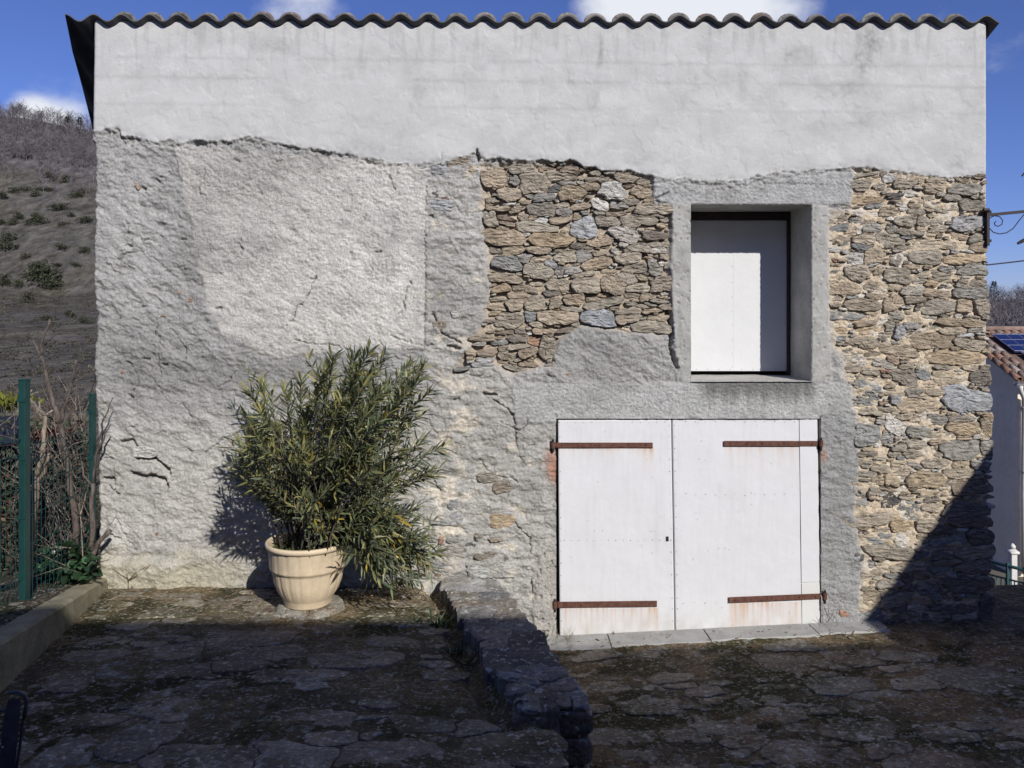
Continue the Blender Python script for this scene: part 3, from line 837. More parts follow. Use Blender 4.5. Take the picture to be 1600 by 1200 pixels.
zoomed(1280, 800, 5.714, [(600, 215, 130, 60, 'g'), (490, 265, 160, 70, 'g'), (740, 265, 110, 140, 'p', -10), (1150, 250, 330, 110, 'g', 0), (930, 250, 130, 100, 't', -20), (1450, 220, 230, 130, 'b', 0), (740, 500, 210, 90, 't', -8), (440, 475, 110, 100, 'g'), (355, 405, 80, 70, 'd'),
  (920, 390, 150, 80, 'g'), (1090, 390, 180, 60, 'b'), (570, 460, 130, 40, 't'), (620, 645, 240, 80, 'y', -5), (800, 600, 120, 70, 'b'), (470, 760, 210, 140, 't', -15), (690, 790, 260, 110, 'y', -20), (1310, 640, 480, 150, 'b', 0), (980, 690, 180, 120, 'y'), (800, 670, 120, 80, 'b'),
  (480, 950, 240, 150, 'g', -8), (720, 885, 150, 90, 'y'), (1230, 850, 420, 160, 'b', 0), (1500, 850, 180, 180, 'b', 0), (1100, 500, 180, 110, 'g'), (1360, 480, 300, 110, 'b', 0), (240, 920, 105, 62, (.40, .21, .135), 5), (165, 725, 32, 36, (.40, .21, .135), 0), (120, 775, 28, 30, (.40, .21, .135), 0),
  (230, 1020, 150, 40, (.44, .32, .24), 0)])
zoomed(640, 720, 5.45, [(790, 225, 150, 90, 'b', -8), (790, 510, 190, 100, 'o', -8), (590, 640, 70, 50, 'b'), (515, 690, 80, 80, 'd'), (730, 665, 120, 35, 't'), (720, 820, 280, 100, 'b', 8), (390, 665, 130, 60, 'g'), (265, 670, 40, 60, 'r', -10), (180, 640, 100, 100, 'u'), (350, 770, 250, 90, 'g', 0),
  (130, 870, 110, 60, 'o'), (320, 920, 300, 90, 'g', 3), (130, 930, 90, 70, 'b'), (240, 970, 50, 20, 'r', 3), (590, 940, 150, 90, 'p'), (290, 510, 270, 90, 'u', -5), (360, 380, 90, 90, 'u'), (660, 140, 150, 80, 'y')])
zoomed(640, 240, 3, [(225, 50, 90, 50, 't', -10), (298, 75, 60, 40, 'o', 3), (140, 75, 70, 35, 'u'), (165, 240, 110, 50, 'u', 0), (160, 207, 50, 12, 'r', 5), (120, 190, 40, 25, 'd'), (55, 60, 50, 18, 'u'), (140, 800, 60, 40, 't'), (210, 755, 30, 30, 'p'),
  (345, 985, 100, 30, 'u')])
zoomed(0, 0, 1, [(265, 895, 34, 26, 'g', 0), (214, 290, 6, 11, (.42, .30, .22), -20), (281, 455, 5, 6, 'o', 0), (255, 492, 8, 6, 'o', 0), (296, 469, 9, 5, (.36, .20, .14), 20), (190, 581, 6, 4, 'r', 0), (175, 606, 5, 4, 'r', 0), (226, 706, 34, 16, 'p', 8), (245, 832, 4, 9, 'r', 20)])

PW, PH = 1440, 985
gy_, gx_ = np.mgrid[0:PH, 0:PW].astype(np.float32)
rgnL = inpoly(gx_ + U0, gy_ + V0, [(x, y) for x, y in ZL]); rgnR = inpoly(gx_ + U0, gy_ + V0, [(min(x, 1551), min(y, 985)) for x, y in ZR])
items = pack(PW, PH, rgnL | rgnR, HS,
             [(2500, 50, 80, 0.22, 0.42, 'ttytby'), (6000, 26, 46, 0.18, 0.42, 'ttyttygb'), (12000, 14, 28, 0.2, 0.5, 'ttyotgpb'), (24000, 7, 14, 0.3, 0.7, 'ttyytgpbp')], 11,
             slack=1.25, gap=0.7, limit=(gx_ + U0) < np.interp(gy_ + V0, [270, 290, 400, 560, 700, 960], [1541, 1540, 1543, 1548, 1552, 1556]) + 3.5 * fbm(gx_ * 0, gy_ / 13, 3, 77))


def stone_frame(gx, gy):
    u, v = gx + U0, gy + V0
    e = W(u, v)
    return (e.x, 0.0, e.z), np.array((1., 0, 0)), np.array((0, 0, 1.)), np.array((0, -1., 0))


def stone_spec(gx, gy, area):
    u, v = gx + U0, gy + V0
    left = u < 1080 and v < 600
    small = area < 300
    f = random.uniform(-0.022, 0.014) if left else random.uniform(-0.014, 0.016)
    if small: f -= 0.012 if left else 0.003
    if u < 700 and v < 720 or (1278 < u < 1322 and v > 900): f = random.uniform(0.004, 0.008)
    elif u < 880 and not (left and u > 756): f = random.uniform(0.002, 0.016)
    if u > 1500: f = random.uniform(0.002, 0.014)
    k = min(1.0, math.sqrt(area) / 40)
    return dict(front=f, back=-0.07 if u < 1500 else -0.16, bevel=random.uniform(0.005, 0.012), tilt=(random.uniform(-.12, .12) * (1.3 - k), random.uniform(-.25, .30) * (1.3 - k)),
                rough=0.006 + 0.006 * k, rings=(0.94, 0.78, 0.6, 0.4, 0.2) if area > 500 else (0.88, 0.45), lam=(0.055, 0.014))


lay_stones('stone', 'small_stones', items, stone_frame, 1 / PXM, M_STONE, wall, 300, stone_spec)

# window: reveal, frame, shutter of two boards
SHY = 0.47
def reveal(name, pts, mat, n=10):
    a, b, c, d = [Vector(p) for p in pts]
    vs_, fs_ = [], []
    for i in range(n + 1):
        for j in range(n + 1):
            s_, t_ = i / n, j / n
            p = a.lerp(b, s_).lerp(d.lerp(c, s_), t_)
            vs_.append(p + Vector((random.uniform(-1, 1), 0, random.uniform(-1, 1))) * 0.002)
    for i in range(n):
        for j in range(n):
            k = i * (n + 1) + j
            fs_.append([k, k + n + 1, k + n + 2, k + 1])
    return MB().add(vs_, fs_).build(name, mat, barn, True)


x0, x1 = (WIN[0] - 800) / PXM, (WIN[1] - 800) / PXM
z1, z0 = CAMZ + (500 - WIN[2]) / PXM, CAMZ + (500 - WIN[3]) / PXM
yf, yb = -0.010, 0.55
reveal('window_reveal', [(x1, yf, z0), (x1 - .004, yb, z0), (x1 - .004, yb, z1), (x1, yf, z1)], M_REVEAL)
reveal('window_reveal', [(x0, yf, z0), (x0, yb, z0), (x0, yb, z1), (x0, yf, z1)], M_REVEAL)
reveal('window_lintel', [(x0, yf, z1), (x1, yf, z1), (x1, yb, z1), (x0, yb, z1)], M_REVEAL)
reveal('window_sill', [(x0, yf - .012, z0 - .006), (x1, yf - .012, z0 - .006), (x1, yb, z0 + .012), (x0, yb, z0 + .012)], M_REVEAL)
for nm, n_, fn in (('lintel_edge', 90, lambda t: (x0 + (x1 - x0) * t, z1, 0, -1)), ('jamb_edge', 130, lambda t: (x1, z0 + (z1 - z0) * t, -1, 0))):
    vs_, fs_ = [], []
    for i in range(n_ + 1):
        px_, pz_, dx_, dz_ = fn(i / n_)
        am = .004 + .009 * float(np.clip(fbm(np.array([i * .21]), np.array([3.0]), 3, 190)[0] + .35, 0, 1.2))
        for yy_, k_ in ((-.012, 0), (-.008, 1), (.012, 1), (.03, 0)):
            vs_.append((px_ + dx_ * am * k_, yy_, pz_ + dz_ * am * k_))
    for i in range(n_):
        for k_ in range(3):
            a_ = 4 * i + k_
            fs_.append([a_, a_ + 1, a_ + 5, a_ + 4])
    MB().add(vs_, fs_).build(nm, M_CONC, barn)
f = MB()
sx0, sx1 = x0 + 0.002, x1 - 0.006
f.box(sx0, sx1, SHY - 0.02, SHY + 0.07, z1 - 0.065, z1 - 0.004, bev=0.004)
f.box(sx1 - 0.022, sx1, SHY - 0.018, SHY + 0.07, z0 + 0.014, z1 - 0.067, bev=0.004)
f.box(sx0, sx0 + 0.02, SHY - 0.018, SHY + 0.07, z0 + 0.014, z1 - 0.067, bev=0.004)
f.build('window_frame', M_FRAME, barn)
shutter = MB().box(sx0 + .022, sx1 - .026, SHY + 0.012, SHY + 0.03, z0 + 0.05, z1 - 0.07, col=(.55, .55, .55)).build('shutter', M_DOOR, barn, tint=True)
xm = W(1146, 400, SHY).x
for a, b in ((sx0 + .022, xm - .0001), (xm + .0001, sx1 - .027)):
    MB().box(a, b, SHY, SHY + 0.0115, z0 + 0.045, z1 - 0.072, col=(.60, .605, .61), bev=0.0008).build('board', M_DOOR, shutter, tint=True)
sc_ = MB()
def screw(m, x, y, z, r=0.0042):
    r *= .62
    m.box(x - r, x + r, y - 0.0015, y + 0.002, z - r, z + r, col=(.22, .21, .20))
for k in range(11):
    z = z0 + 0.07 + k * (z1 - z0 - 0.17) / 10 + random.uniform(-.012, .012)
    screw(sc_, xm - 0.012, SHY, z); screw(sc_, sx1 - .04, SHY, z + .01)
for k in range(9):
    screw(sc_, sx0 + .06 + k * .095, SHY, z0 + 0.06)
o = sc_.build('screws', M_DOOR, shutter, tint=True); o['kind'] = 'stuff'
MB().box(sx0, sx1, SHY + 0.08, SHY + 0.1, z0, z1).build('room_darkness', M_DARK, barn)

# double door
DY = 0.012
def leaf_grid(name, q, thick, rust, hinge):
    """q: four photo corners tl, tr, br, bl; rust: list of (u0,u1,v,length,strength)"""
    nu, nv = int(abs(q[1][0] - q[0][0]) / 2), int(abs(q[3][1] - q[0][1]) / 2)
    ss, tt = np.meshgrid(np.linspace(0, 1, nu), np.linspace(0, 1, nv))
    qa = np.array(q, float)
    P = ((qa[0][None, None] * (1 - ss[..., None]) + qa[1] * ss[..., None]) * (1 - tt[..., None]) + (qa[3] * (1 - ss[..., None]) + qa[2] * ss[..., None]) * tt[..., None])
    u, v = P[..., 0], P[..., 1]
    t = (DEP + DY) / DEP
    yy = DY + 0.0035 * fbm(u / 75, v / 110, 2, 200 + int(q[0][0])) + .0006 * fbm(u / 6, v / 60, 2, 203)
    X = (u - 800) / PXM * t; Z = CAMZ + (500 - v) / PXM * t
    c = np.empty(u.shape + (3,)); c[:] = (0.61, 0.61, 0.625)
    drip = np.clip(fbm(u / 5, v / 140, 3, 210) * 1.2 + 0.15, 0, 1)
    c = lerpc(c, drip * sstep(0.0, 0.5, fbm(u / 50, v / 60, 3, 214)), (0.50, 0.50, 0.51), 0.5)
    smear = np.clip(fbm(u / 7, v / 220, 4, 240 + int(q[0][0])) * 1.5, 0, 1) * np.clip(fbm(u / 70, v / 80, 3, 243) + .35, 0, 1)
    c = lerpc(c, smear, (0.46, 0.455, 0.45), 0.45)
    c = lerpc(c, sstep(0.84, 1.0, tt) * np.clip(fbm(u / 14, v / 30, 4, 216) + .45, 0, 1), (0.42, 0.40, 0.35), 0.75)
    c = lerpc(c, sstep(.44, .50, fbm(u / 4, v / 7, 3, 246)) * sstep(.1, .4, fbm(u / 40, v / 40, 2, 248)), (0.34, 0.32, 0.30), .8)
    for (a, b, vv, ln, k) in rust:
        inside = sstep(a - 1, a + 2, u) * sstep(b + 2, b - 1, u)
        below = v - vv
        st_ = np.clip(fbm(u / 4.5, v / 160, 2, 220 + int(a)) * 1.6 + 0.35, 0, 1)
        L = ln * (0.35 + 0.9 * np.clip(fbm(u / 6, v * 0, 2, 230 + int(a)) + .5, 0, 1.2))
        m = inside * (below > 0) * np.exp(-np.maximum(below, 0) / L) * (0.25 + 0.75 * st_)
        c = lerpc(c, np.clip(m * k, 0, 0.9), (0.50, 0.33, 0.20))
        m2 = inside * (below > 0) * np.exp(-np.maximum(below, 0) / (L * .3)) * sstep(.35, .8, st_)
        c = lerpc(c, np.clip(m2 * k, 0, 0.9), (0.45, 0.19, 0.06), 0.6)
    vts = np.stack([X, yy, Z], -1).reshape(-1, 3)
    idx = np.arange(nu * nv).reshape(nv, nu)
    qd = np.stack([idx[1:, :-1], idx[1:, 1:], idx[:-1, 1:], idx[:-1, :-1]], -1).reshape(-1, 4)
    ring = np.concatenate([idx[0, :], idx[1:, -1], idx[-1, -2::-1], idx[-2:0:-1, 0]])
    bk = vts[ring].copy(); bk[:, 1] += thick
    nb = len(vts); m = len(ring)
    sq = np.array([[ring[i], ring[(i + 1) % m], nb + (i + 1) % m, nb + i] for i in range(m)])
    cc = np.concatenate([c.reshape(-1, 3), c.reshape(-1, 3)[ring]])
    return mesh_np(name, np.concatenate([vts, bk]), np.concatenate([qd, sq]), M_DOOR, barn, False, {'tint': cc})


leafL = leaf_grid('door_leaf', [(872, 656.5), (1048.6, 655.5), (1054, 994), (875, 998)], 0.04, [(870, 1020, 699, 9, .5), (1004, 1021, 699, 16, 1.0), (878, 1026, 950, 40, .45), (1012, 1028, 950, 30, 1.0)], 0)
leafR = leaf_grid('door_leaf', [(1050.6, 655.3), (1277, 653.8), (1282.5, 986), (1056, 993.8)], 0.04, [(1131, 1278, 697, 22, .33), (1139, 1286, 941, 45, .6), (1139, 1165, 943, 60, .8)], 0)
stq = [(1249.0, 655), (1276.4, 654.8), (1280.5, 909), (1252.3, 910.4)]
def strip(parent, name, q, y0, y1, col):
    fr = [W(*q[3], y0), W(*q[2], y0), W(*q[1], y0), W(*q[0], y0)]
    bk = [W(*q[3], y1), W(*q[2], y1), W(*q[1], y1), W(*q[0], y1)]
    return MB().hexa(fr + bk, col, 0.0015).build(name, M_DOOR, parent, tint=True)
strip(leafR, 'cover_board', stq, DY - 0.006, DY - 0.002, (.61, .61, .625))
strip(leafR, 'cover_board', [(1252.4, 911.6), (1280.6, 910.2), (1282, 985.2), (1253.5, 986.8)], DY - 0.006, DY - 0.002, (.59, .59, .57))


def strap(parent, ua, va, ub, vb, hgt, hinge_u):
    m = MB()
    y0, y1 = DY - 0.015, DY - 0.006
    m.hexa([W(ua, va + hgt / 2, y0), W(ub, vb + hgt / 2, y0), W(ub, vb - hgt / 2, y0), W(ua, va - hgt / 2, y0),
            W(ua, va + hgt / 2, y1), W(ub, vb + hgt / 2, y1), W(ub, vb - hgt / 2, y1), W(ua, va - hgt / 2, y1)], bev=0.0015)
    for k in range(6):
        t = (k + 0.4) / 5.8
        u, v = ua + (ub - ua) * t, va + (vb - va) * t
        p = W(u, v, y0)
        m.lathe([(0.0, 0.0)], (p.x, p.y, p.z), 3) if False else None
        vs_ = [(p.x + 0.008 * math.cos(a), p.y, p.z + 0.008 * math.sin(a)) for a in [i * math.pi / 4 for i in range(8)]]
        vs_ += [(p.x + 0.005 * math.cos(a), p.y - 0.006, p.z + 0.005 * math.sin(a)) for a in [i * math.pi / 4 for i in range(8)]]
        m.add(vs_, [[i, (i + 1) % 8, 8 + (i + 1) % 8, 8 + i] for i in range(8)] + [list(range(8, 16))])
    # the eye that turns on the pin
    e = W(hinge_u, va if abs(hinge_u - ua) < abs(hinge_u - ub) else vb, y0 - 0.012)
    m.tube([(e.x, e.y, e.z - hgt / PXM * 0.6), (e.x, e.y, e.z + hgt / PXM * 0.6)], 0.016, 10)
    m.build('strap_hinge', M_RUST, parent)
    pm = MB()
    pm.tube([(e.x, e.y, e.z - 0.055), (e.x, e.y, e.z + 0.045)], 0.009, 8)
    pm.box(e.x - 0.012, e.x + 0.012, e.y + 0.012, e.y + 0.12, e.z - 0.055, e.z - 0.030)
    pm.build('hinge_pin', M_IRON, barn)


strap(leafL, 868, 695.5, 1020, 695.5, 8.0, 864)
strap(leafR, 1131, 693, 1279, 693, 8.2, 1283)
strap(leafL, 871, 945, 1026.5, 943.3, 9.5, 867)
strap(leafR, 1139, 937.5, 1285, 931.5, 9.0, 1289)
for leaf, pts in ((leafL, [(874 + k * 12.7, 659.5) for k in range(14)] + [(1045.5 + k * .32, 664 + k * 18) for k in range(19)] + [(875 + k * .15, 664 + k * 18) for k in range(19)] + [(882 + k * 11.5, 844 + random.uniform(-.5, .5)) for k in range(14)] + [(880 + k * 14, 993.5 - k * .28) for k in range(13)]),
                  (leafR, [(1056 + k * 15.5, 658.5) for k in range(15)] + [(1054.2 + k * .3, 664 + k * 18) for k in range(19)] + [(1274 + k * .35, 664 + k * 18.6) for k in range(18)] + [(1072 + k * 15.4, 772 + random.uniform(-1, 1.5)) for k in range(14)] + [(1060 + k * 12.5, 989.5 - k * .38) for k in range(15)]
                   + [(1068 + k * 17, 943 - random.uniform(0, 2)) for k in range(4)] + [(1255, 905), (1266, 905), (1278, 905), (1256, 915), (1266, 915), (1278, 915)])):
    m = MB()
    for u, v in pts:
        p = W(u, v, DY - 0.004)
        screw(m, p.x, p.y, p.z + random.uniform(-.004, .004), 0.0036 * random.choice((.6, .8, 1, 1.2)))
    o = m.build('screws', M_DOOR, leaf, tint=True); o['kind'] = 'stuff'
p = W(1042.5, 842, DY)
k = MB()
k.box(p.x - .011, p.x + .011, p.y - .003, p.y + .004, p.z - .019, p.z + .019, bev=0.001)
k.build('keyhole_plate', M_IRON, leafL)
a, b = W(DOOR[0], 650), W(DOOR[1] + 2, 1012)
mm = MB()
mm.box(a.x, b.x, 0.075, 0.09, b.z, a.z + .02)
mm.build('door_backing', M_DARK, barn)
for xx, x2 in ((a.x, a.x), (b.x - .006, b.x - .006)):
    reveal('door_jamb', [(xx, -0.006, b.z), (xx, 0.08, b.z), (xx, 0.08, a.z), (xx, -0.006, a.z)], M_CONC)
reveal('door_lintel', [(a.x, -0.004, W(0, 654).z), (b.x, -0.004, W(0, 654).z), (b.x, 0.08, W(0, 654).z), (a.x, 0.08, W(0, 654).z)], M_CONC)

# roof: corrugated sheets falling to the back, a clay tile on every crest
def roof_left(y): return -3.455 - 0.385 * (y + OV)
roof = None
xr_end = (1561 - 800) / PXM * 0.99
bounds = [-6.0, -2.2, -0.65, 0.93, 2.28, xr_end]
for bi in range(5):
    xa, xb = bounds[bi], bounds[bi + 1] + (0.05 if bi < 4 else 0)
    cols = np.arange(xa, xb + 1e-6, PIT / 12)
    if bi == 4: cols = np.append(cols, xr_end)
    ys = [-OV + (random.uniform(-.006, .008) if bi else 0), 0.25, 0.6, 1.0, 1.5, 2.2, 3.0, 4.0, BD + .2]
    vs_, fs_ = [], []
    lift = 0.004 * (bi % 2)
    idx = {}
    for j, y in enumerate(ys):
        for i, x in enumerate(cols):
            xx = max(x, roof_left(y))
            z = roof_z(xx, y) + lift
            idx[(j, i)] = len(vs_); vs_.append((xx, y, z + .0045))
            vs_.append((xx, y, z - .0045))
    for j in range(len(ys) - 1):
        for i in range(len(cols) - 1):
            a, b, c, d = idx[(j, i)], idx[(j, i + 1)], idx[(j + 1, i + 1)], idx[(j + 1, i)]
            if vs_[b][0] - vs_[a][0] < 1e-6 and vs_[c][0] - vs_[d][0] < 1e-6: continue
            fs_.append([a, b, c, d]); fs_.append([a + 1, d + 1, c + 1, b + 1])
    for i in range(len(cols) - 1):
        a, b = idx[(0, i)], idx[(0, i + 1)]
        if vs_[b][0] - vs_[a][0] > 1e-6: fs_.append([a, a + 1, b + 1, b])
    me = MB().add(vs_, fs_)
    if roof is None:
        roof = me.build('roof', M_SHEET, barn, False)
    else:
        me.build('corrugated_sheet', M_SHEET, roof, False)


def tile_mesh(m, x, y0, y1, w0, w1, hgt, zf, col, n=9, th=0.014, slope=SL):
    vs_, fs_ = [], []
    for y, w_ in ((y0, w0), (y1, w1)):
        for rr in (w_, w_ - th):
            for k in range(n):
                a = math.pi * k / (n - 1)
                vs_.append((x + rr * math.cos(a), y, zf(y) + (hgt / w_) * rr * math.sin(a)))
    for k in range(n - 1):
        fs_.append([k, k + 1, 2 * n + k + 1, 2 * n + k])
        fs_.append([n + k, 3 * n + k, 3 * n + k + 1, n + k + 1])
        fs_.append([k, n + k, n + k + 1, k + 1])
        fs_.append([2 * n + k, 2 * n + k + 1, 3 * n + k + 1, 3 * n + k])
    m.add(vs_, fs_, col)


crest = PH0
ci = 0
while crest < xr_end - 0.12:
    for row in range(2):
        j = random.uniform(-.004, .004); ang = random.uniform(-.006, .006)
        y0 = -OV + 0.045 + row * 0.36 + random.uniform(-.008, .008)
        zb = 0.020 + row * 0.004 + random.uniform(-.003, .004)
        m = MB()
        base = random.choice([(.17, .135, .115), (.16, .15, .135), (.20, .125, .10), (.15, .145, .135), (.18, .165, .15)])
        tile_mesh(m, crest + j, y0, y0 + 0.42, 0.090, 0.074, 0.075, lambda y, zb=zb: roof_z(PH0, y) - 0.012 * ((crest + 3.5) / 7.3) + zb - 0.040, tint_of(base), th=.026)
        m.build('roof_tile', M_TILE, roof, True, tint=True)
    crest += PIT
    ci += 1

# ------------------------------------------------------------------ GROUND
def terr_z(x, y): return 0.36 - 0.10 * y
def court_z(x, y): return -0.065 + 0.050 * x - 0.10 * y
LWL0, LWL1 = Vector((-0.57, -0.02)), Vector((0.025, -2.42))       # left edge of the low wall
LWR0, LWR1 = Vector((-0.12, -0.02)), Vector((0.355, -2.38))
def lw_mid(y):
    t = (y - LWL0.y) / (LWL1.y - LWL0.y)
    return (LWL0.x + LWR0.x) / 2 + t * ((LWL1.x + LWR1.x) / 2 - (LWL0.x + LWR0.x) / 2)
def yard_np(x, y):
    t = (y + 0.02) / (-2.53)
    mid = -0.35 + t * (0.207 + 0.35)
    w_ = 0.10 + 0.75 * sstep(-2.5, -3.6, y)
    k = sstep(-w_, w_, x - mid)
    z = (0.36 - 0.10 * y) * (1 - k) + (-0.065 + 0.05 * x - 0.10 * y) * k
    drop = sstep(0.9, 2.2, y) * 3.4
    return z - drop
def yard_z(x, y): return float(yard_np(np.array([x]), np.array([y]))[0])


ys = np.concatenate([np.arange(-16, -2.7, 0.25), np.arange(-2.7, 0.06, 0.014), np.arange(0.06, 2.6, 0.06)])
xs = np.concatenate([np.arange(-3.13, 4.4, 0.014), np.arange(4.4, 12, 0.2)])
GXX, GYY = np.meshgrid(xs, ys)
Z = yard_np(GXX, GYY)
near = sstep(-3.4, -2.6, GYY)
Z += (0.012 * fbm(GXX * 2.2, GYY * 2.2, 4, 300) + 0.006 * fbm(GXX * 16, GYY * 16, 3, 305)) * (0.2 + near)
groove = np.exp(-((GXX - (LWL0.x + (GYY + .02) / (-2.53) * (LWL1.x - LWL0.x)) + 0.06) / 0.07) ** 2) * (GYY > -2.6)
Z -= 0.07 * groove
cS = np.empty(Z.shape + (3,)); cS[:] = (0.205, 0.158, 0.088)
right = sstep(-0.2, 0.2, GXX - (-0.35 - (GYY + .02) / 2.53 * 0.557))
cS = lerpc(cS, right, (0.225, 0.16, 0.09))
cS = lerpc(cS, sstep(-0.1, 0.3, fbm(GXX * 1.4, GYY * 1.4, 4, 310)), (0.11, 0.098, 0.068), 0.7)
ng = len(xs)
ii = np.arange(Z.size).reshape(Z.shape)
gq = np.stack([ii[:-1, :-1], ii[:-1, 1:], ii[1:, 1:], ii[1:, :-1]], -1)
fx = GXX[:-1, :-1]; fy = GYY[:-1, :-1]
keep = ~((fy > 0.04) & (fx < 3.70))
yard = mesh_np('paved_yard', np.stack([GXX, GYY, Z], -1).reshape(-1, 3), gq[keep], M_SOIL, None, True, {'tint': cS.reshape(-1, 3)})
tag(yard, 'earth and mossy flagstone paving in front of the barn', kind='structure')

# flagstones
FX0, FY0, FW, FH = -3.12, -3.3, 1500, 672
fyy, fxx = np.mgrid[0:FH, 0:FW].astype(np.float32)
wxx = FX0 + fxx * 0.005; wyy = FY0 + (FH - fyy) * 0.005
tt_ = (wyy + 0.02) / (-2.53)
rg = (wyy < -0.06) & ~((wyy > -2.7) & (wxx > -0.72 + tt_ * 0.63) & (wxx < -0.04 + tt_ * 0.485)) & ~((wxx > -0.1) & (wyy > -0.30)) & ~(np.hypot(wxx + 1.40, wyy + 0.62) < 0.14)
rg &= wxx > -3.08 - 0.267 * wyy
rg &= (fbm(wxx * 1.1 + 3, wyy * 1.1, 3, 320) > -0.18)
FC = [(.265, .215, .135), (.235, .19, .118), (.32, .255, .16), (.225, .19, .13), (.27, .20, .125), (.20, .165, .105)]
def gh(px, py, w_, h_, rot, ci_):
    g = G(px, py, terr_z if px < 700 else court_z)
    return ((g.x - FX0) / .005, FH - (g.y - FY0) / .005, w_, h_, rot, FC[ci_])
FHAND = [gh(302, 943, 50, 42, 0, 2), gh(338, 944, 64, 46, 0, 4), gh(262, 955, 80, 55, -8, 0), gh(186, 945, 44, 28, 0, 4), gh(200, 980, 52, 22, 0, 2), gh(165, 953, 46, 30, 0, 0),
         gh(195, 1046, 62, 48, -10, 3), gh(98, 1076, 40, 26, 0, 4), gh(100, 1104, 84, 50, -10, 0), gh(202, 1160, 60, 66, 0, 3), gh(370, 1040, 60, 40, -15, 1), gh(150, 1025, 70, 40, 0, 1),
         gh(900, 1052, 46, 30, 0, 2), gh(965, 1073, 80, 40, 0, 2), gh(1010, 1100, 70, 60, 0, 0), gh(960, 1150, 90, 40, 0, 2), gh(1045, 1060, 60, 36, 0, 0), gh(1335, 1023, 80, 40, 0, 4), gh(1415, 1025, 70, 56, 20, 2), gh(1225, 1057, 44, 28, 0, 2),
         gh(1220, 1118, 52, 44, 0, 0), gh(1390, 1172, 60, 44, -15, 2), gh(1430, 1190, 90, 60, 10, 4), gh(1475, 1145, 56, 46, 0, 3), gh(1230, 1095, 56, 30, 10, 0)]
fitems = pack(FW, FH, rg, FHAND, [(500, 70, 100, .45, .8, FC), (900, 40, 70, .4, .85, FC), (1300, 18, 40, .4, .9, FC)], 23, warp=7, warp_sc=12, slack=1.14, gap=1.2, nang=34)
def flag_frame(gx, gy):
    x, y = FX0 + gx * .005, FY0 + (FH - gy) * .005
    z = yard_z(x, y)
    dx = (yard_z(x + .04, y) - yard_z(x - .04, y)) / .08; dy = (yard_z(x, y + .04) - yard_z(x, y - .04)) / .08
    n = Vector((-dx, -dy, 1)).normalized(); e1 = Vector((1, 0, dx)).normalized(); e2 = n.cross(e1)
    return (x, y, z), np.array(e1), np.array(e2), np.array(n)
lay_stones('flagstone', 'small_flagstones', fitems, flag_frame, .005, M_FLAG, yard, 290,
           lambda gx, gy, a: dict(front=random.uniform(.000, .008), back=-.04, bevel=.0035, tilt=(random.uniform(-.02, .02), random.uniform(-.02, .02)), rough=.004, rings=(.93, .55), lam=(.12, .12)))

# concrete threshold strip along the foot of the facade
for i, (a, b) in enumerate(((848, 948), (950, 1098), (1100, 1262), (1264, 1372))):
    xa, xb = (a - 800) / PXM, (b - 800) / PXM
    wd = (0.27, 0.25, 0.24, 0.22, 0.2)[i]
    m = MB()
    za, zb = court_z(xa, 0), court_z(xb, 0)
    n = 12; vs_, fs_ = [], []
    for k in range(n + 1):
        x = xa + (xb - xa) * k / n; z = court_z(x, 0)
        jj = random.uniform(-.006, .006)
        vs_ += [(x, 0.06, z - .05), (x, 0.06, z + .024), (x, -wd + .012 + jj, z + .034 + random.uniform(-.003, .003)), (x, -wd + jj, z + .024), (x, -wd + jj, z - .05)]
    for k in range(n):
        for q in range(4):
            fs_.append([5 * k + q, 5 * k + q + 1, 5 * k + q + 6, 5 * k + q + 5])
    fs_ += [[0, 1, 2, 3, 4], [5 * n + q for q in (4, 3, 2, 1, 0)]]
    m.add(vs_, fs_).build('threshold_slab', M_CONC, yard)

# ------------------------------------------------------------------ low stone wall
lw = thing('low_stone_wall', (-0.1, -1.0, 0.2), 'low retaining wall of rough stones running from the barn to the viewer', 'wall')
NS, NW = 60, 16
vs_, fs_, = [], []
def lw_top(s_): return 0.435 + 0.235 * s_
def lw_pt(s_, w_):
    l = LWL0.lerp(LWL1, s_); r = LWR0.lerp(LWR1, s_)
    return l.lerp(r, w_)
prof = [(0.02, -1.0), (0.0, -.35), (0.0, -0.06), (0.06, -0.02)] + [(0.1 + .8 * k / 8, -0.025) for k in range(9)] + [(0.95, -0.03), (1.0, -0.08), (1.02, -.3), (1.0, -1.0)]
for i in range(NS + 1):
    s_ = i / NS
    for (w_, dz) in prof:
        p = lw_pt(s_, w_)
        nz = 0.02 * float(fbm(np.array([p.x * 9 + dz * 5]), np.array([p.y * 9]), 3, 330)[0])
        z = lw_top(s_) + (dz * 0.62 if dz < -.2 else dz) + nz
        vs_.append((p.x + nz * .6, p.y, z))
np_ = len(prof)
for i in range(NS):
    for k in range(np_ - 1):
        fs_.append([i * np_ + k, i * np_ + k + 1, (i + 1) * np_ + k + 1, (i + 1) * np_ + k])
fs_.append([NS * np_ + k for k in range(np_)])
MB().add(vs_, fs_, (.12, .105, .085)).build('wall_core', M_CAP, lw, True, tint=True)
LN = 530
lyy, lxx = np.mgrid[0:LN, 0:100].astype(np.float32)
CC = [(.22, .18, .135), (.17, .15, .125), (.24, .215, .18), (.19, .16, .13), (.22, .205, .185)]
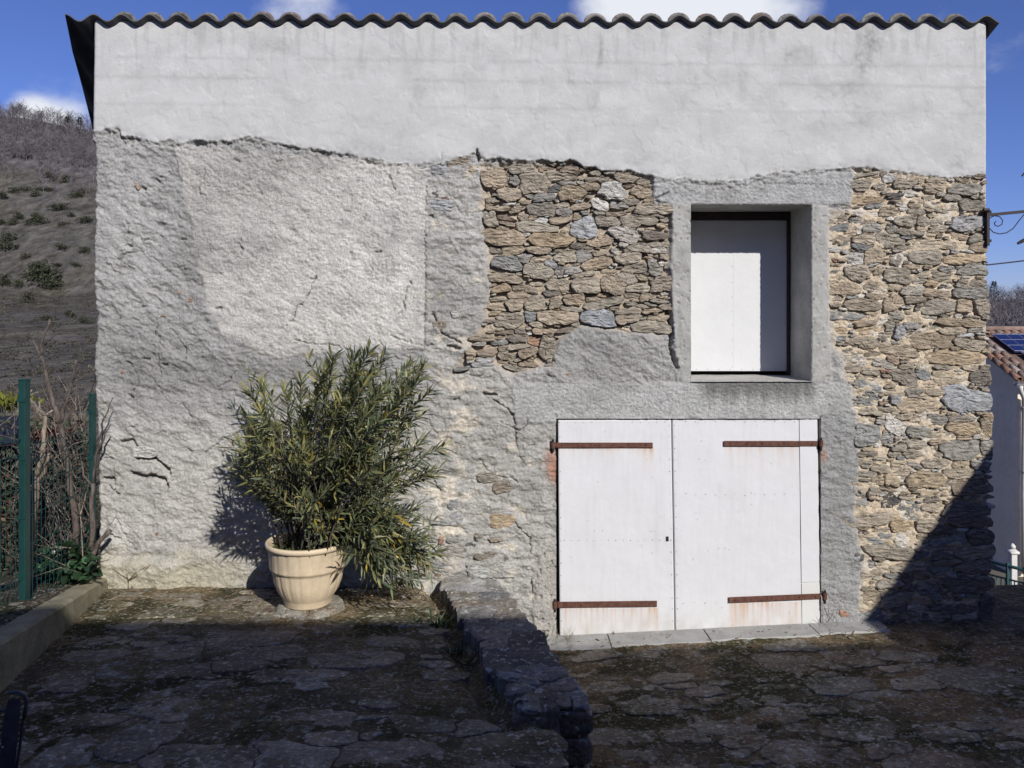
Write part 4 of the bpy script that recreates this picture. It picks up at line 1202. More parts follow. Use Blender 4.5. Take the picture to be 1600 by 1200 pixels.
litems = pack(100, LN, np.ones((LN, 100), bool), [(28, 26, 64, 44, 0, (.33, .315, .29)), (74, 24, 50, 40, 5, (.36, .34, .31)), (50, 64, 90, 36, 0, (.37, .35, .32)), (24, 100, 44, 30, 0, (.25, .21, .165)), (75, 104, 46, 40, 0, (.17, .165, .16)), (26, 150, 46, 36, 0, (.22, .18, .135)), (76, 160, 50, 44, 0, (.22, .18, .14)), (30, 200, 52, 50, 0, (.19, .18, .165)),
              (76, 222, 48, 50, 0, (.26, .22, .175)), (24, 258, 44, 46, 0, (.19, .165, .14)), (66, 280, 60, 44, 0, (.18, .17, .15)), (28, 322, 56, 56, 0, (.26, .22, .175)), (76, 340, 48, 60, 0, (.12, .105, .09)), (40, 396, 76, 60, 0, (.15, .13, .11)), (84, 404, 30, 50, 0, (.11, .11, .12))],
              [(1200, 18, 34, .5, .9, CC), (1500, 8, 16, .5, .9, CC)], 31, warp=6, warp_sc=18, slack=1.25, gap=1.2, nang=20)
def cap_frame(gx, gy):
    s_, w_ = gy / LN, gx / 100
    p = lw_pt(s_, w_)
    e1 = (lw_pt(s_, 1) - lw_pt(s_, 0)); e1 = Vector((e1.x, e1.y, 0)).normalized()
    n = Vector((0, -.04, 1)).normalized()
    e2 = n.cross(e1)
    return (p.x, p.y, lw_top(s_) - .025), np.array(e1), np.array(e2), np.array(n)
lay_stones('stone', 'small_stones', litems, cap_frame, .0048, M_CAP, lw, 120,
           lambda gx, gy, a: dict(front=random.uniform(.010, .024), back=-.07, bevel=random.uniform(.006, .011), tilt=(random.uniform(-.05, .05), random.uniform(-.05, .05)), rough=.007, rings=(.9, .62, .3), lam=(.07, .07)))
# stones of the end face
eitems = pack(90, 76, np.ones((76, 90), bool), [(24, 20, 46, 34, 0, (.18, .145, .10)), (66, 18, 42, 30, 5, (.15, .12, .085)), (70, 48, 40, 24, 0, (.18, .15, .115)), (28, 52, 50, 26, 0, (.15, .12, .085))], [(300, 12, 26, .4, .8, CC)], 37, slack=1.3, gap=.9, nang=18)
def end_frame(gx, gy):
    p = lw_pt(1.0, gx / 90)
    return (p.x, p.y - .005, lw_top(1) - .01 - gy * .0048), np.array((1., 0, 0)), np.array((0, 0, 1.)), np.array((0, -1., 0))
lay_stones('stone', 'end_small_stones', eitems, end_frame, .0048, M_CAP, lw, 60,
           lambda gx, gy, a: dict(front=random.uniform(.03, .07), back=-.06, bevel=.010, tilt=(random.uniform(-.1, .1), random.uniform(-.1, .3)), rough=.010, rings=(.88, .6, .3), lam=(.07, .05)))

# ------------------------------------------------------------------ kerb and planting bed on the left
kerb = MB()
vs_, fs_ = [], []
n = 40
def kerb_x(y): return -3.15 - 0.267 * y
for i in range(n + 1):
    y = -0.01 - 2.9 * i / n
    j = 0.010 * float(fbm(np.array([y * 5.0]), np.array([0.]), 4, 340)[0])
    z1 = 0.445 - 0.175 * y + j; zb = 0.22
    kx = kerb_x(y)
    for (x, z) in ((kx - .15, zb), (kx - .15, z1 - .004), (kx - .142, z1), (kx - .016 + j, z1), (kx + j, z1 - .014), (kx + .015 + j, zb)):
        vs_.append((x, y, z))
for i in range(n):
    for k in range(5):
        a = 6 * i + k
        fs_.append([a, a + 1, a + 7, a + 6])
fs_ += [list(range(6)), [6 * n + k for k in range(5, -1, -1)]]
M_KERB = material('lichened_kerb', (0.27, 0.245, 0.165), rough=0.95, noises=((6, 6, .7, 1.2), (40, 4, .8, 1.2)), bump=[(60, 5, .006)], mixes=((4, .5, .66, (.16, .15, .10), .6),))
ko = kerb.add(vs_, fs_).build('concrete_kerb', M_KERB, None)
tag(ko, 'lichened concrete kerb edging the planting bed on the left', 'kerb')

ys = np.concatenate([np.arange(-6, -2.4, .2), np.arange(-2.4, 1.0, .03), np.arange(1.0, 26, .5)])
xs = np.concatenate([np.arange(-40, -6, .7), np.arange(-6, -3.26, .03)])
BX, BY = np.meshgrid(xs, ys)
BX = np.where(BY > 0, BX - 0.40 * BY, BX - 0.267 * np.maximum(BY, -2.9))          # follows the barn's flared side
Zb = 0.435 - 0.170 * np.maximum(np.minimum(BY, 0), -2.9) - 0.10 * np.maximum(BY, 0) - 0.16 * np.maximum(-3.5 - (BX + 0.40 * np.maximum(BY, 0)), 0) ** 0.9 * 0.8
Zb = Zb + 0.03 * fbm(BX * 3, BY * 3, 4, 350) + .012 * fbm(BX * 14, BY * 14, 2, 355)
Zb = np.maximum(Zb, -3.3)
cB = np.empty(Zb.shape + (3,)); cB[:] = (.075, .06, .047)
cB = lerpc(cB, sstep(0, .3, fbm(BX * 1.2, BY * 1.2, 3, 358)), (.05, .055, .03))
ii = np.arange(Zb.size).reshape(Zb.shape)
bed = mesh_np('garden_ground', np.stack([BX, BY, Zb], -1).reshape(-1, 3), np.stack([ii[:-1, :-1], ii[:-1, 1:], ii[1:, 1:], ii[1:, :-1]], -1).reshape(-1, 4), M_SOIL, None, True, {'tint': cB.reshape(-1, 3)})
tag(bed, 'dark leaf-strewn soil of the bed and garden behind the kerb', kind='structure')
def bed_z(x, y): return 0.435 - 0.170 * min(y, 0) - 0.10 * max(y, 0) - 0.128 * max(-3.3 - (x + .4 * max(y, 0)), 0) ** .9


# ------------------------------------------------------------------ leaves
def leaf_batch(pos, dirs, lens, wids, cols, droop=0.15, fold=0.25):
    """lanceolate leaves: (n,3) base points, directions; returns verts, faces, colours. 8 verts / 6 faces (tris+quads as quads)"""
    n = len(pos)
    d = dirs / np.linalg.norm(dirs, axis=1, keepdims=True)
    ref = RNG.normal(0, 1, (n, 3)) * .6 + np.array([0, 0, 1.0])
    side = np.cross(d, ref); side /= np.linalg.norm(side, axis=1, keepdims=True) + 1e-9
    up = np.cross(side, d)
    prof = [(0.0, 0.12), (0.3, 0.85), (0.62, 0.9), (1.0, 0.0)]
    V = []
    L = lens[:, None]; Wd = wids[:, None]
    for s_, w_ in prof:
        c = pos + d * L * s_ - up * L * droop * s_ * s_
        if w_ == 0.0:
            V.append(c)
        else:
            V.append(c + side * Wd * w_ * .5 + up * Wd * fold * w_)
            V.append(c)
            V.append(c - side * Wd * w_ * .5 + up * Wd * fold * w_)
    V = np.stack(V, 1)                       # n,10,3
    base = (np.arange(n) * 10)[:, None]
    q = np.array([[0, 1, 4, 3], [1, 2, 5, 4], [3, 4, 7, 6], [4, 5, 8, 7]])
    t = np.array([[6, 7, 9], [7, 8, 9]])
    Q = (base[:, :, None] + q[None].reshape(1, 4, 4)).reshape(-1, 4)
    T = (base[:, :, None] + t[None]).reshape(-1, 3)
    # triangles only, one array
    F = np.concatenate([Q[:, [0, 1, 2]], Q[:, [0, 2, 3]], T])
    return V.reshape(-1, 3), F, np.repeat(cols, 10, 0)


# ------------------------------------------------------------------ potted oleander
POT = Vector((-1.428, -0.62, 0.470))
ole = thing('potted_oleander', POT, 'bushy oleander with narrow leaves in a round cream ribbed pot', 'potted plant')
prof = [(0.0, 0.0), (.178, 0.0), (.184, .012), (.190, .045), (.200, .058), (.236, .105), (.262, .170), (.274, .235), (.278, .255), (.292, .262), (.297, .275), (.302, .395), (.306, .405), (.322, .412), (.327, .425), (.325, .440),
        (.312, .446), (.300, .438), (.292, .40), (.285, .36)]
prof = [(r_ * .89, z_) for r_, z_ in prof]
mbp = MB().lathe(prof, POT, 120)
arr = np.array(mbp.v)
# shallow vertical grooves in the two sections
for i in range(len(arr)):
    z = arr[i, 2] - POT.z
    k = (i % 120)
    if (.06 < z < .252 or .27 < z < .40) and k % 6 == 0:
        d = arr[i, :2] - np.array(POT[:2]); arr[i, :2] -= d / max(np.linalg.norm(d), 1e-6) * 0.007
mbp.v = [tuple(v) for v in arr]
mbp.build('pot', M_POT, ole, True)
sv, sf = [], []
for r_ in range(9):
    for k in range(36):
        th = 2 * math.pi * k / 36; rr = .262 * r_ / 8
        sv.append((POT.x + rr * math.cos(th), POT.y + rr * math.sin(th), POT.z + .385 + random.uniform(-.012, .015)))
for r_ in range(8):
    for k in range(36):
        sf.append([r_ * 36 + k, (r_ + 1) * 36 + k, (r_ + 1) * 36 + (k + 1) % 36, r_ * 36 + (k + 1) % 36])
MB().add(sv, sf, (.05, .035, .025)).build('potting_soil', M_SOIL, ole, True, tint=True)
LC = np.array([(.13, .155, .07), (.10, .128, .07), (.205, .20, .08), (.28, .26, .10), (.095, .115, .08)])
stems = MB()
lp, ld, ll, lw_, lc = [], [], [], [], []


def whorls(pts, start, dens, lscale=1.0, sunlit=0.3):
    """leaves along a shoot, closest together at its end"""
    L = sum((pts[i + 1] - pts[i]).length for i in range(len(pts) - 1))
    n = max(4, int(L * dens))
    for k in range(n):
        t = start + (1 - start) * (k / (n - 1)) ** 0.75
        f = t * (len(pts) - 1); i = min(int(f), len(pts) - 2)
        p = pts[i].lerp(pts[i + 1], f - i); d = (pts[i + 1] - pts[i]).normalized()
        rot = random.uniform(0, 6.28)
        for q in range(3):
            a = rot + q * 2.094 + random.uniform(-.35, .35)
            ref = Vector((0, 1, 0)) if abs(d.y) < .8 else Vector((1, 0, 0))
            e1 = d.cross(ref).normalized(); e2 = d.cross(e1)
            opn = random.uniform(.55, 1.1) * (1.25 - .55 * t)
            v = d * math.cos(opn) + (e1 * math.cos(a) + e2 * math.sin(a)) * math.sin(opn)
            lp.append(p); ld.append(v)
            ll.append(random.uniform(.075, .135) * lscale); lw_.append(random.uniform(.012, .019) * lscale)
            c = LC[random.choice([0, 0, 1, 1, 2, 4])]
            if random.random() < sunlit * t: c = LC[3] if random.random() < .4 else LC[2]  # sunlit leaves painted paler yellow-green, more of them towards the shoot tip
            if random.random() < .012: c = np.array((.36, .25, .03))
            lc.append(c * random.uniform(.75, 1.25))


targets = []
crown = [(525, 690, 135, 135, 17), (440, 655, 52, 60, 12), (600, 640, 60, 70, 13), (420, 725, 45, 45, 8), (615, 745, 60, 60, 12), (545, 615, 60, 60, 10), (610, 850, 50, 52, 17), (560, 830, 60, 40, 8), (480, 780, 80, 40, 8), (520, 725, 60, 50, 9)]
for cx, cy, rx, ry, n in crown:
    for _ in range(n):
        a, r_ = random.uniform(0, 6.28), math.sqrt(random.random())
        targets.append((cx + rx * r_ * math.cos(a), cy + ry * r_ * math.sin(a)))
targets += [(640, 890), (655, 905), (625, 905), (610, 915), (665, 870), (650, 860), (630, 875), (600, 900), (672, 890), (590, 885), (684, 735), (690, 700), (370, 690), (366, 755), (660, 575), (520, 560), (545, 850), (560, 870), (575, 840), (590, 870), (610, 890), (575, 895), (550, 830), (395, 680), (388, 700), (400, 745), (372, 735), (405, 640), (395, 770), (420, 790), (575, 552), (598, 560), (640, 572), (556, 556), (655, 596), (500, 590), (390, 612), (408, 596), (672, 612), (383, 655), (378, 722), (660, 690), (676, 745), (668, 850), (640, 905), (655, 880), (590, 905), (470, 596)]
for (tx, ty) in targets:
    dy = -0.84 + random.gauss(0, .26)
    dy = min(-0.25, max(-1.4, dy))
    if ty > 800: dy = random.uniform(-1.0, -.55)
    e = W(tx, ty, dy)
    a, r_ = random.uniform(0, 6.28), random.uniform(0, .2)
    b = POT + Vector((r_ * math.cos(a), r_ * math.sin(a), .385))
    b = b.lerp(Vector((e.x, e.y, b.z)), .12)
    hgt = max(.1, e.z - b.z)
    if e.z > b.z + .1:
        m1 = b.lerp(e, .4) + Vector(((b.x - e.x) * .18, (b.y - e.y) * .18, hgt * .10)) + Vector((random.gauss(0, .02), random.gauss(0, .02), 0))
    else:
        m1 = b.lerp(e, .45) + Vector((0, 0, .22))
    m2 = m1.lerp(e, .55) + Vector((random.gauss(0, .012), random.gauss(0, .012), 0.02))
    pts = [b, m1, m2, e]
    L = (e - b).length
    stems.tube([b, b.lerp(m1, .5) + Vector((random.gauss(0, .008), 0, 0)), m1, m2, e], [.0075, .0065, .0055, .004, .002], 5, tuple(np.array((.13, .115, .085)) * random.uniform(.5, 1.2)))
    far = max(.15, 1 - .42 / max(L, .45))
    whorls(pts, far, 10 if L > .5 else 16, sunlit=.5 if tx < 560 else .25)  # more of the painted sunlit colour on the left of the crown
    for _ in range(random.choice((1, 1, 2, 2))):
        t = random.uniform(.45, .85)
        f = t * 3; i = min(int(f), 2)
        q = pts[i].lerp(pts[i + 1], f - i)
        d = (e - b).normalized() + Vector((random.gauss(0, .6), random.gauss(0, .35), random.uniform(0, .5)))
        ln = random.uniform(.12, .30)
        q2 = q + d.normalized() * ln
        if q2.y > -.08: q2.y = -.08
        mid = q.lerp(q2, .5) + Vector((0, 0, -.02))
        stems.tube([q, mid, q2], [.0035, .003, .0015], 4, (.15, .13, .07))
        whorls([q, mid, q2], .3, 18, .9, sunlit=.4 if tx < 560 else .2)
stems.build('stems', M_BARK, ole, True, tint=True)
lp = np.array([tuple(p) for p in lp]); ld = np.array([tuple(p) for p in ld])
lp[:, 1] = np.minimum(lp[:, 1], -.05)
V_, F_, C_ = leaf_batch(lp, ld, np.array(ll), np.array(lw_), np.array(lc))
V_[:, 1] = np.minimum(V_[:, 1], -.035)
o = mesh_np('foliage', V_, F_, M_LEAF, ole, False, {'tint': C_}); o['kind'] = 'stuff'
# low creeping weeds on the potting soil
n = 260
a = RNG.random(n) * 6.28; r_ = np.sqrt(RNG.random(n)) * .24
pp = np.stack([POT.x + r_ * np.cos(a), POT.y + r_ * np.sin(a), np.full(n, POT.z + .39)], 1)
V_, F_, C_ = leaf_batch(pp, RNG.normal(0, .6, (n, 3)) + np.array([0, 0, .9]), RNG.uniform(.02, .05, n), RNG.uniform(.010, .02, n), np.array((.09, .12, .03)) * RNG.uniform(.5, 1.3, (n, 1)))
o = mesh_np('creeping_weed', V_, F_, M_IVY, ole, False, {'tint': C_}); o['kind'] = 'stuff'
# flat stone below the pot
m = MB().lathe([(0, .05), (.20, .05), (.235, .042), (.245, .0), (.24, -.03)], (POT.x + .02, POT.y - .02, 0.418), 14, (.26, .245, .21))
mv = np.array(m.v); mv[:, :2] += RNG.normal(0, .008, (len(mv), 2)); m.v = [tuple(v) for v in mv]
o = m.build('flat_stone', M_FLAG, None, tint=True)
tag(o, 'flat pale stone lying under the cream plant pot', 'stone')


# ------------------------------------------------------------------ pruned shrubs, ivy and undergrowth by the fence
def branch(m, pix, ys_, r0, r1, col, n=7):
    pts = [W(px, py, y) for (px, py), y in zip(pix, ys_)]
    out = []
    for i in range(len(pts) - 1):
        for k in range(3):
            out.append(pts[i].lerp(pts[i + 1], k / 3) + Vector((random.gauss(0, .004), random.gauss(0, .004), 0)))
    out.append(pts[-1])
    rad = [r0 + (r1 - r0) * i / (len(out) - 1) for i in range(len(out))]
    m.tube(out, rad, n, col, jit=.06)


tanc, brc, drk = (.25, .195, .14), (.112, .085, .07), (.05, .035, .03)
sh1 = thing('pruned_shrub', (-3.45, -.62, .45), 'pale tan pruned shrub with forked bare stems beside the green post', 'shrub', 'pruned shrubs by the fence')
yy1 = -.55
for nm, lst, r0, r1 in (('trunk', [(40, 935), (46, 860), (52, 795), (56, 745)], .036, .026), ('trunk', [(36, 930), (40, 850), (38, 790)], .026, .016), ('branch', [(56, 745), (66, 720), (68, 690), (70, 650)], .020, .014), ('branch', [(54, 755), (44, 730), (41, 715)], .014, .008),
                        ('branch', [(56, 757), (70, 735), (77, 708)], .016, .010), ('branch', [(70, 650), (58, 636), (45, 620)], .012, .006), ('branch', [(70, 650), (83, 641)], .010, .006), ('twig', [(62, 640), (61, 628)], .007, .004), ('twig', [(44, 617), (50, 609)], .006, .004),
                        ('twig', [(44, 619), (60, 612)], .005, .003), ('twig', [(46, 862), (36, 835)], .010, .006)):
    m = MB(); branch(m, lst, [yy1] * len(lst), r0, r1, tint_of(tanc)); m.build(nm, M_BARK, sh1, True, tint=True)
sh2 = thing('pruned_shrub', (-3.42, -.3, .45), 'tall brown pruned shrub rising above the fence between its posts', 'shrub', 'pruned shrubs by the fence')
yy2 = -.28
for nm, lst, r0, r1 in (('trunk', [(103, 886), (117, 862), (119, 830), (112, 770), (102, 710), (94, 662)], .026, .019), ('branch', [(94, 662), (80, 615), (70, 575), (64, 556)], .018, .012), ('branch', [(64, 556), (58, 543), (51, 532)], .010, .008), ('branch', [(64, 556), (67, 530), (78, 499)], .010, .007),
                        ('branch', [(94, 662), (104, 628), (112, 595), (119, 563)], .013, .009), ('branch', [(107, 615), (103, 595), (100, 580)], .008, .006), ('twig', [(115, 597), (130, 590), (148, 577)], .007, .004), ('twig', [(114, 595), (124, 572)], .006, .003), ('twig', [(116, 593), (133, 578)], .006, .003),
                        ('twig', [(67, 540), (90, 520), (120, 480), (143, 455)], .004, .002), ('twig', [(110, 615), (125, 603)], .005, .003)):
    m = MB(); branch(m, lst, [yy2] * len(lst), r0, r1, tint_of(brc)); m.build(nm, M_BARK, sh2, True, tint=True)
sh3 = thing('pruned_shrub', (-3.2, -.2, .45), 'slim brown bare shrub growing against the barn corner', 'shrub', 'pruned shrubs by the fence')
yy3 = -.17
for nm, lst, r0, r1 in (('trunk', [(138, 880), (143, 845), (144, 790), (145, 755)], .020, .015), ('branch', [(145, 755), (150, 712), (156, 680), (162, 655), (177, 621)], .011, .003), ('branch', [(151, 708), (163, 685), (173, 663)], .009, .005), ('branch', [(143, 758), (130, 742), (125, 710)], .007, .004),
                        ('stub', [(141, 872), (152, 850), (172, 828)], .020, .016), ('twig', [(152, 706), (158, 690), (160, 660), (168, 640)], .004, .002), ('twig', [(140, 880), (155, 868), (170, 862)], .006, .003)):
    m = MB(); branch(m, lst, [yy3] * len(lst), r0, r1, tint_of(brc)); m.build(nm, M_BARK, sh3, True, tint=True)
# small bare seedling at the wall foot
sd = MB()
for lst in ([(203, 925), (199, 905), (200, 890)], [(200, 908), (222, 895), (236, 882)], [(200, 908), (215, 893), (230, 885)], [(199, 905), (186, 896), (176, 888)], [(201, 912), (198, 900)]):
    branch(sd, lst, [-.05] * len(lst), .004, .0018, (.12, .085, .06), 5)
tag(sd.build('bare_seedling', M_BARK, None, True, tint=True), 'tiny leafless seedling at the foot of the plaster wall', 'seedling')

# ivy clump
ivy = thing('ivy', (-3.3, -.25, .45), 'glossy dark ivy clump at the kerb end beside the barn', 'ivy')
n = 420
u = RNG.uniform(62, 152, n); v = RNG.uniform(845, 908, n)
ok = ((u - 108) / 48) ** 2 + ((v - 888) / 44) ** 2 < 1
u, v = u[ok], v[ok]; n = len(u)
yy = RNG.uniform(-.42, -.06, n)
pp = np.array([tuple(W(a, b, c)) for a, b, c in zip(u, v, yy)])
V_, F_, C_ = leaf_batch(pp, RNG.normal(0, .7, (n, 3)) + np.array([.1, -.5, .2]), RNG.uniform(.035, .075, n), RNG.uniform(.035, .07, n), np.array((.022, .048, .022)) * RNG.uniform(.5, 1.6, (n, 1)) * np.where(RNG.random((n, 1)) < .12, 2.0, 1.0), .25, .12)
o = mesh_np('foliage', V_, F_, M_IVY, ivy, False, {'tint': C_}); o['kind'] = 'stuff'
m = MB()
for _ in range(9):
    a = random.uniform(80, 145); b = random.uniform(85, 140)
    branch(m, [(a, 915), ((a + b) / 2, 890), (b, random.uniform(850, 880))], [-.25, -.22, -.2], .006, .003, (.10, .07, .05), 5)
m.build('stems', M_BARK, ivy, True, tint=True)

# undergrowth behind the fence: a tangle of twigs and old leaves
m = MB()
for _i in range(650):
    y = random.uniform(.15, 2.2)
    px, py = random.uniform(-30, 138), random.uniform(640, 900)
    if _i > 560:
        y = random.uniform(-.45, .1); px, py = random.uniform(48, 112), random.uniform(700, 905)
    if random.random() < .4: px = random.uniform(90, 140)
    p = W(px, py, y)
    d = Vector((random.gauss(0, .5), random.gauss(0, .3), random.uniform(.1, 1.0))).normalized()
    if px > 95 and y < .3: d.x = -abs(d.x) * .6
    L = random.uniform(.15, .6)
    q = p + d * L * .5 + Vector((random.gauss(0, .03), 0, random.gauss(0, .03)))
    m.tube([p, q, p + d * L], [.004, .003, .0015], 4, tint_of(random.choice(((.10, .08, .07), (.17, .135, .11))), .5))
o = m.build('twig_tangle', M_BARK, None, False, tint=True)
tag(o, 'tangle of thin bare twigs behind the green mesh fence', kind='stuff')
n = 6500
yy = RNG.uniform(.25, 2.6, n); u = RNG.uniform(-40, 139, n); v = 655 + 270 * RNG.random(n) ** .8
pp = np.array([tuple(W(a, b, c)) for a, b, c in zip(u, v, yy)])
cc = np.array((.055, .047, .035)) * RNG.uniform(.4, 1.6, (n, 1)) + np.where(RNG.random((n, 1)) < .12, 1, 0) * np.array((.06, .008, .010)) + np.where(RNG.random((n, 1)) < .25, 1, 0) * np.array((.0, .025, .005))
V_, F_, C_ = leaf_batch(pp, RNG.normal(0, 1, (n, 3)), RNG.uniform(.03, .08, n), RNG.uniform(.02, .04, n), cc, .2, .2)
o = mesh_np('undergrowth', V_, F_, M_SCRUB, None, False, {'tint': C_})
tag(o, 'dull brown and dark red undergrowth behind the fence', kind='stuff')
red = thing('red_leaved_bush', (-4.3, .9, .3), 'dark red leaved bush behind the tall brown pruned shrub', 'bush')
n = 420
a = RNG.normal(0, 1, (n, 3)); a /= np.linalg.norm(a, axis=1, keepdims=True)
c0 = W(82, 690, .7)
pp = np.array(c0) + a * RNG.random((n, 1)) ** .4 * np.array((.22, .15, .10))
V_, F_, C_ = leaf_batch(pp, a + RNG.normal(0, .5, (n, 3)), RNG.uniform(.03, .06, n), RNG.uniform(.02, .035, n), np.array((.10, .018, .016)) * RNG.uniform(.4, 1.5, (n, 1)))
o = mesh_np('foliage', V_, F_, M_IVY, red, False, {'tint': C_}); o['kind'] = 'stuff'
m = MB()
for _ in range(9):
    e = c0 + Vector((random.gauss(0, .12), random.gauss(0, .08), random.gauss(0, .05)))
    b = Vector((c0.x + random.gauss(0, .04), c0.y, bed_z(c0.x, c0.y) - .05))
    m.tube([b, b.lerp(e, .5) + Vector((random.gauss(0, .03), 0, 0)), e], [.010, .007, .003], 5, (.06, .04, .035))
m.build('stems', M_BARK, red, True, tint=True)
grn = thing('green_tuft', W(10, 640, .9), 'yellow-green leafy tuft behind the mesh fence near the left edge', 'plant')
n = 160
c0 = W(12, 632, .9)
pp = np.array(c0) + RNG.normal(0, 1, (n, 3)) * np.array((.10, .08, .035))
V_, F_, C_ = leaf_batch(pp, RNG.normal(0, .5, (n, 3)) + np.array([0, 0, 1.]), RNG.uniform(.05, .1, n), RNG.uniform(.015, .03, n), np.array((.16, .17, .03)) * RNG.uniform(.4, 1.3, (n, 1)))
o = mesh_np('foliage', V_, F_, M_IVY, grn, False, {'tint': C_}); o['kind'] = 'stuff'
m = MB()
for _ in range(5):
    m.tube([(c0.x + random.gauss(0, .05), c0.y, bed_z(c0.x, c0.y) - .05), (c0.x + random.gauss(0, .05), c0.y, c0.z)], [.008, .004], 5, (.07, .06, .03))
m.build('stems', M_BARK, grn, True, tint=True)

# dark sheeting over a low frame behind the fence
cv = thing('covered_frame', W(20, 690, .5), 'dark blue sheeting over a sloping frame seen through the mesh fence', 'cover')
m = MB()
a0, a1, a2, a3 = W(-60, 700, .35), W(48, 690, .35), W(34, 648, .75), W(-60, 660, .75)
vs_, fs_ = [], []
for i in range(9):
    for j in range(5):
        p = a0.lerp(a1, i / 8).lerp(a3.lerp(a2, i / 8), j / 4)
        vs_.append(p + Vector((0, 0, random.gauss(0, .006))))
for i in range(8):
    for j in range(4):
        k = i * 5 + j; fs_.append([k, k + 5, k + 6, k + 1])
m.add(vs_, fs_).build('sheeting', M_TARP, cv, True)
m = MB()
for p, q in ((a0, a3), (a1, a2), (a0, a1)):
    m.tube([p + Vector((0, 0, -.012)), q + Vector((0, 0, -.012))], .010, 6)
for p in (a0, a1, a2, a3):
    m.tube([p, (p.x, p.y, bed_z(p.x, p.y) - .05)], .010, 6)
m.build('frame', M_IRON, cv)

# ------------------------------------------------------------------ green mesh fence
FXX = -3.30
P1, P2 = W(38, 600, -.906), W(144.5, 600, -.05)
def post(loc, ztop, zbot, wd, lab):
    t = thing('fence_post', (loc.x, loc.y, zbot), lab, 'fence post', 'green steel fence posts')
    m = MB()
    m.box(loc.x - wd / 2, loc.x + wd / 2, loc.y - .03, loc.y + .03, zbot, ztop - .012, bev=.003)
    m.build('shaft', M_GREEN, t)
    MB().box(loc.x - wd / 2 - .002, loc.x + wd / 2 + .002, loc.y - .032, loc.y + .032, ztop - .0115, ztop, bev=.003).build('cap', M_GREEN, t)
    for k in range(4):
        z = zbot + .25 + k * (ztop - zbot - .4) / 3
        MB().box(loc.x - wd / 2 - .006, loc.x + wd / 2 + .006, loc.y - .036, loc.y - .0325, z, z + .025).build('clip', M_GREEN, t)
    return t
post(P1, W(38, 592, P1.y).z, .50, .042, 'tall dark green steel fence post standing nearest the viewer')
post(P2, W(144, 615, P2.y).z, .42, .026, 'slim green steel fence post standing against the barn corner')
def panel(a, b, ztop, zbot, lab, dens=.05):
    t = thing('mesh_panel', (a.x, a.y, zbot), lab, 'fence panel', 'welded mesh fence panels')
    L = (b - a).length; d = (b - a) / L; nrm = Vector((-d.y, d.x, 0))
    m = MB()
    n = int(L / dens)
    for k in range(n + 1):
        p = a + d * (L * k / n)
        m.tube([(p.x, p.y, zbot), (p.x, p.y, ztop - .12), tuple(Vector((p.x, p.y, ztop - .07)) + nrm * -.03), (p.x, p.y, ztop - .02), (p.x, p.y, ztop + .012)], .0024, 4, cap=False)
    o = m.build('vertical_wires', M_GREEN, t); o['kind'] = 'stuff'
    z = zbot + .04; zs = []
    while z < ztop - .2: zs.append(z); z += .2
    for z in zs + [ztop - .12, ztop - .02]:
        MB().tube([(a.x, a.y, z), (b.x, b.y, z)], .003, 5).build('horizontal_wire', M_GREEN, t)
P0 = Vector((P1.x + .02, P1.y - 2.2, 0))
panel(Vector((P1.x, P1.y - .04, 0)), P0, W(20, 684, P1.y - .1).z, .50, 'welded green mesh panel at the left edge, left of the tall post')
panel(Vector((P1.x, P1.y + .04, 0)), Vector((P2.x - .02, P2.y - .04, 0)), 1.62, .50, 'welded green mesh panel between the two green posts')

# low garden wall far behind the fence
m = MB().box(-13.0, -6.1, 5.0, 5.25, -2.0, W(100, 646, 5.0).z, bev=.02)
tag(m.build('garden_wall', material('mossy_concrete', (.10, .095, .08), rough=.95, noises=((3, 6, .5, 1.4), (30, 4, .7, 1.3))), None), 'low grey garden wall beyond the fence below the hillside', 'wall')

# ------------------------------------------------------------------ dark metal frame in the lower left corner
mf = thing('metal_frame_stand', G(10, 1190, terr_z), 'dark blue metal frame with a bent tube handle in the bottom left corner', 'metal frame')
fy_ = -2.95
def WF(px, py, dy=0): return W(px, py, fy_ + dy)
m = MB()
m.tube([WF(14, 1081), WF(30, 1082), WF(39, 1087), WF(42, 1096), WF(40, 1108), WF(38, 1122)], .0075, 8)
m.build('handle', M_BLUEMETAL, mf, True)
m = MB()
pr = [(-6, 1260), (2, 1150), (8, 1108), (13, 1094), (22, 1090), (31, 1093), (32, 1106), (27, 1160), (18, 1260)]
fr = [WF(*p, -.03) for p in pr]; bk = [WF(*p, .03) for p in pr]
nn = len(pr)
m.add(fr + bk, [list(range(nn))[::-1], list(range(nn, 2 * nn))] + [[i, (i + 1) % nn, nn + (i + 1) % nn, nn + i] for i in range(nn)])
m.build('bracket', M_BLUEMETAL, mf)
m = MB(); m.tube([WF(36, 1122), WF(32, 1160), WF(24, 1210), WF(20, 1290)], .006, 6); m.build('strut', M_BLUEMETAL, mf)
m = MB(); m.tube([WF(-40, 1110, .02), WF(12, 1110, .02)], .007, 8); m.build('crossbar', M_BLUEMETAL, mf)
m = MB(); c = WF(4, 1168, -.034)
m.add([(c.x + .006 * math.cos(i * .785), c.y, c.z + .006 * math.sin(i * .785)) for i in range(8)] + [(c.x, c.y - .004, c.z)], [[i, (i + 1) % 8, 8] for i in range(8)])
m.build('bolt', M_ALU, mf)
m = MB(); zg = .50
for dx in (-.02, .03):
    p = WF(14, 1255)
    m.tube([(p.x + dx, p.y, p.z), (p.x + dx, p.y, yard_z(-2.0, p.y) - .02)], .008, 6)
m.build('leg', M_BLUEMETAL, mf)

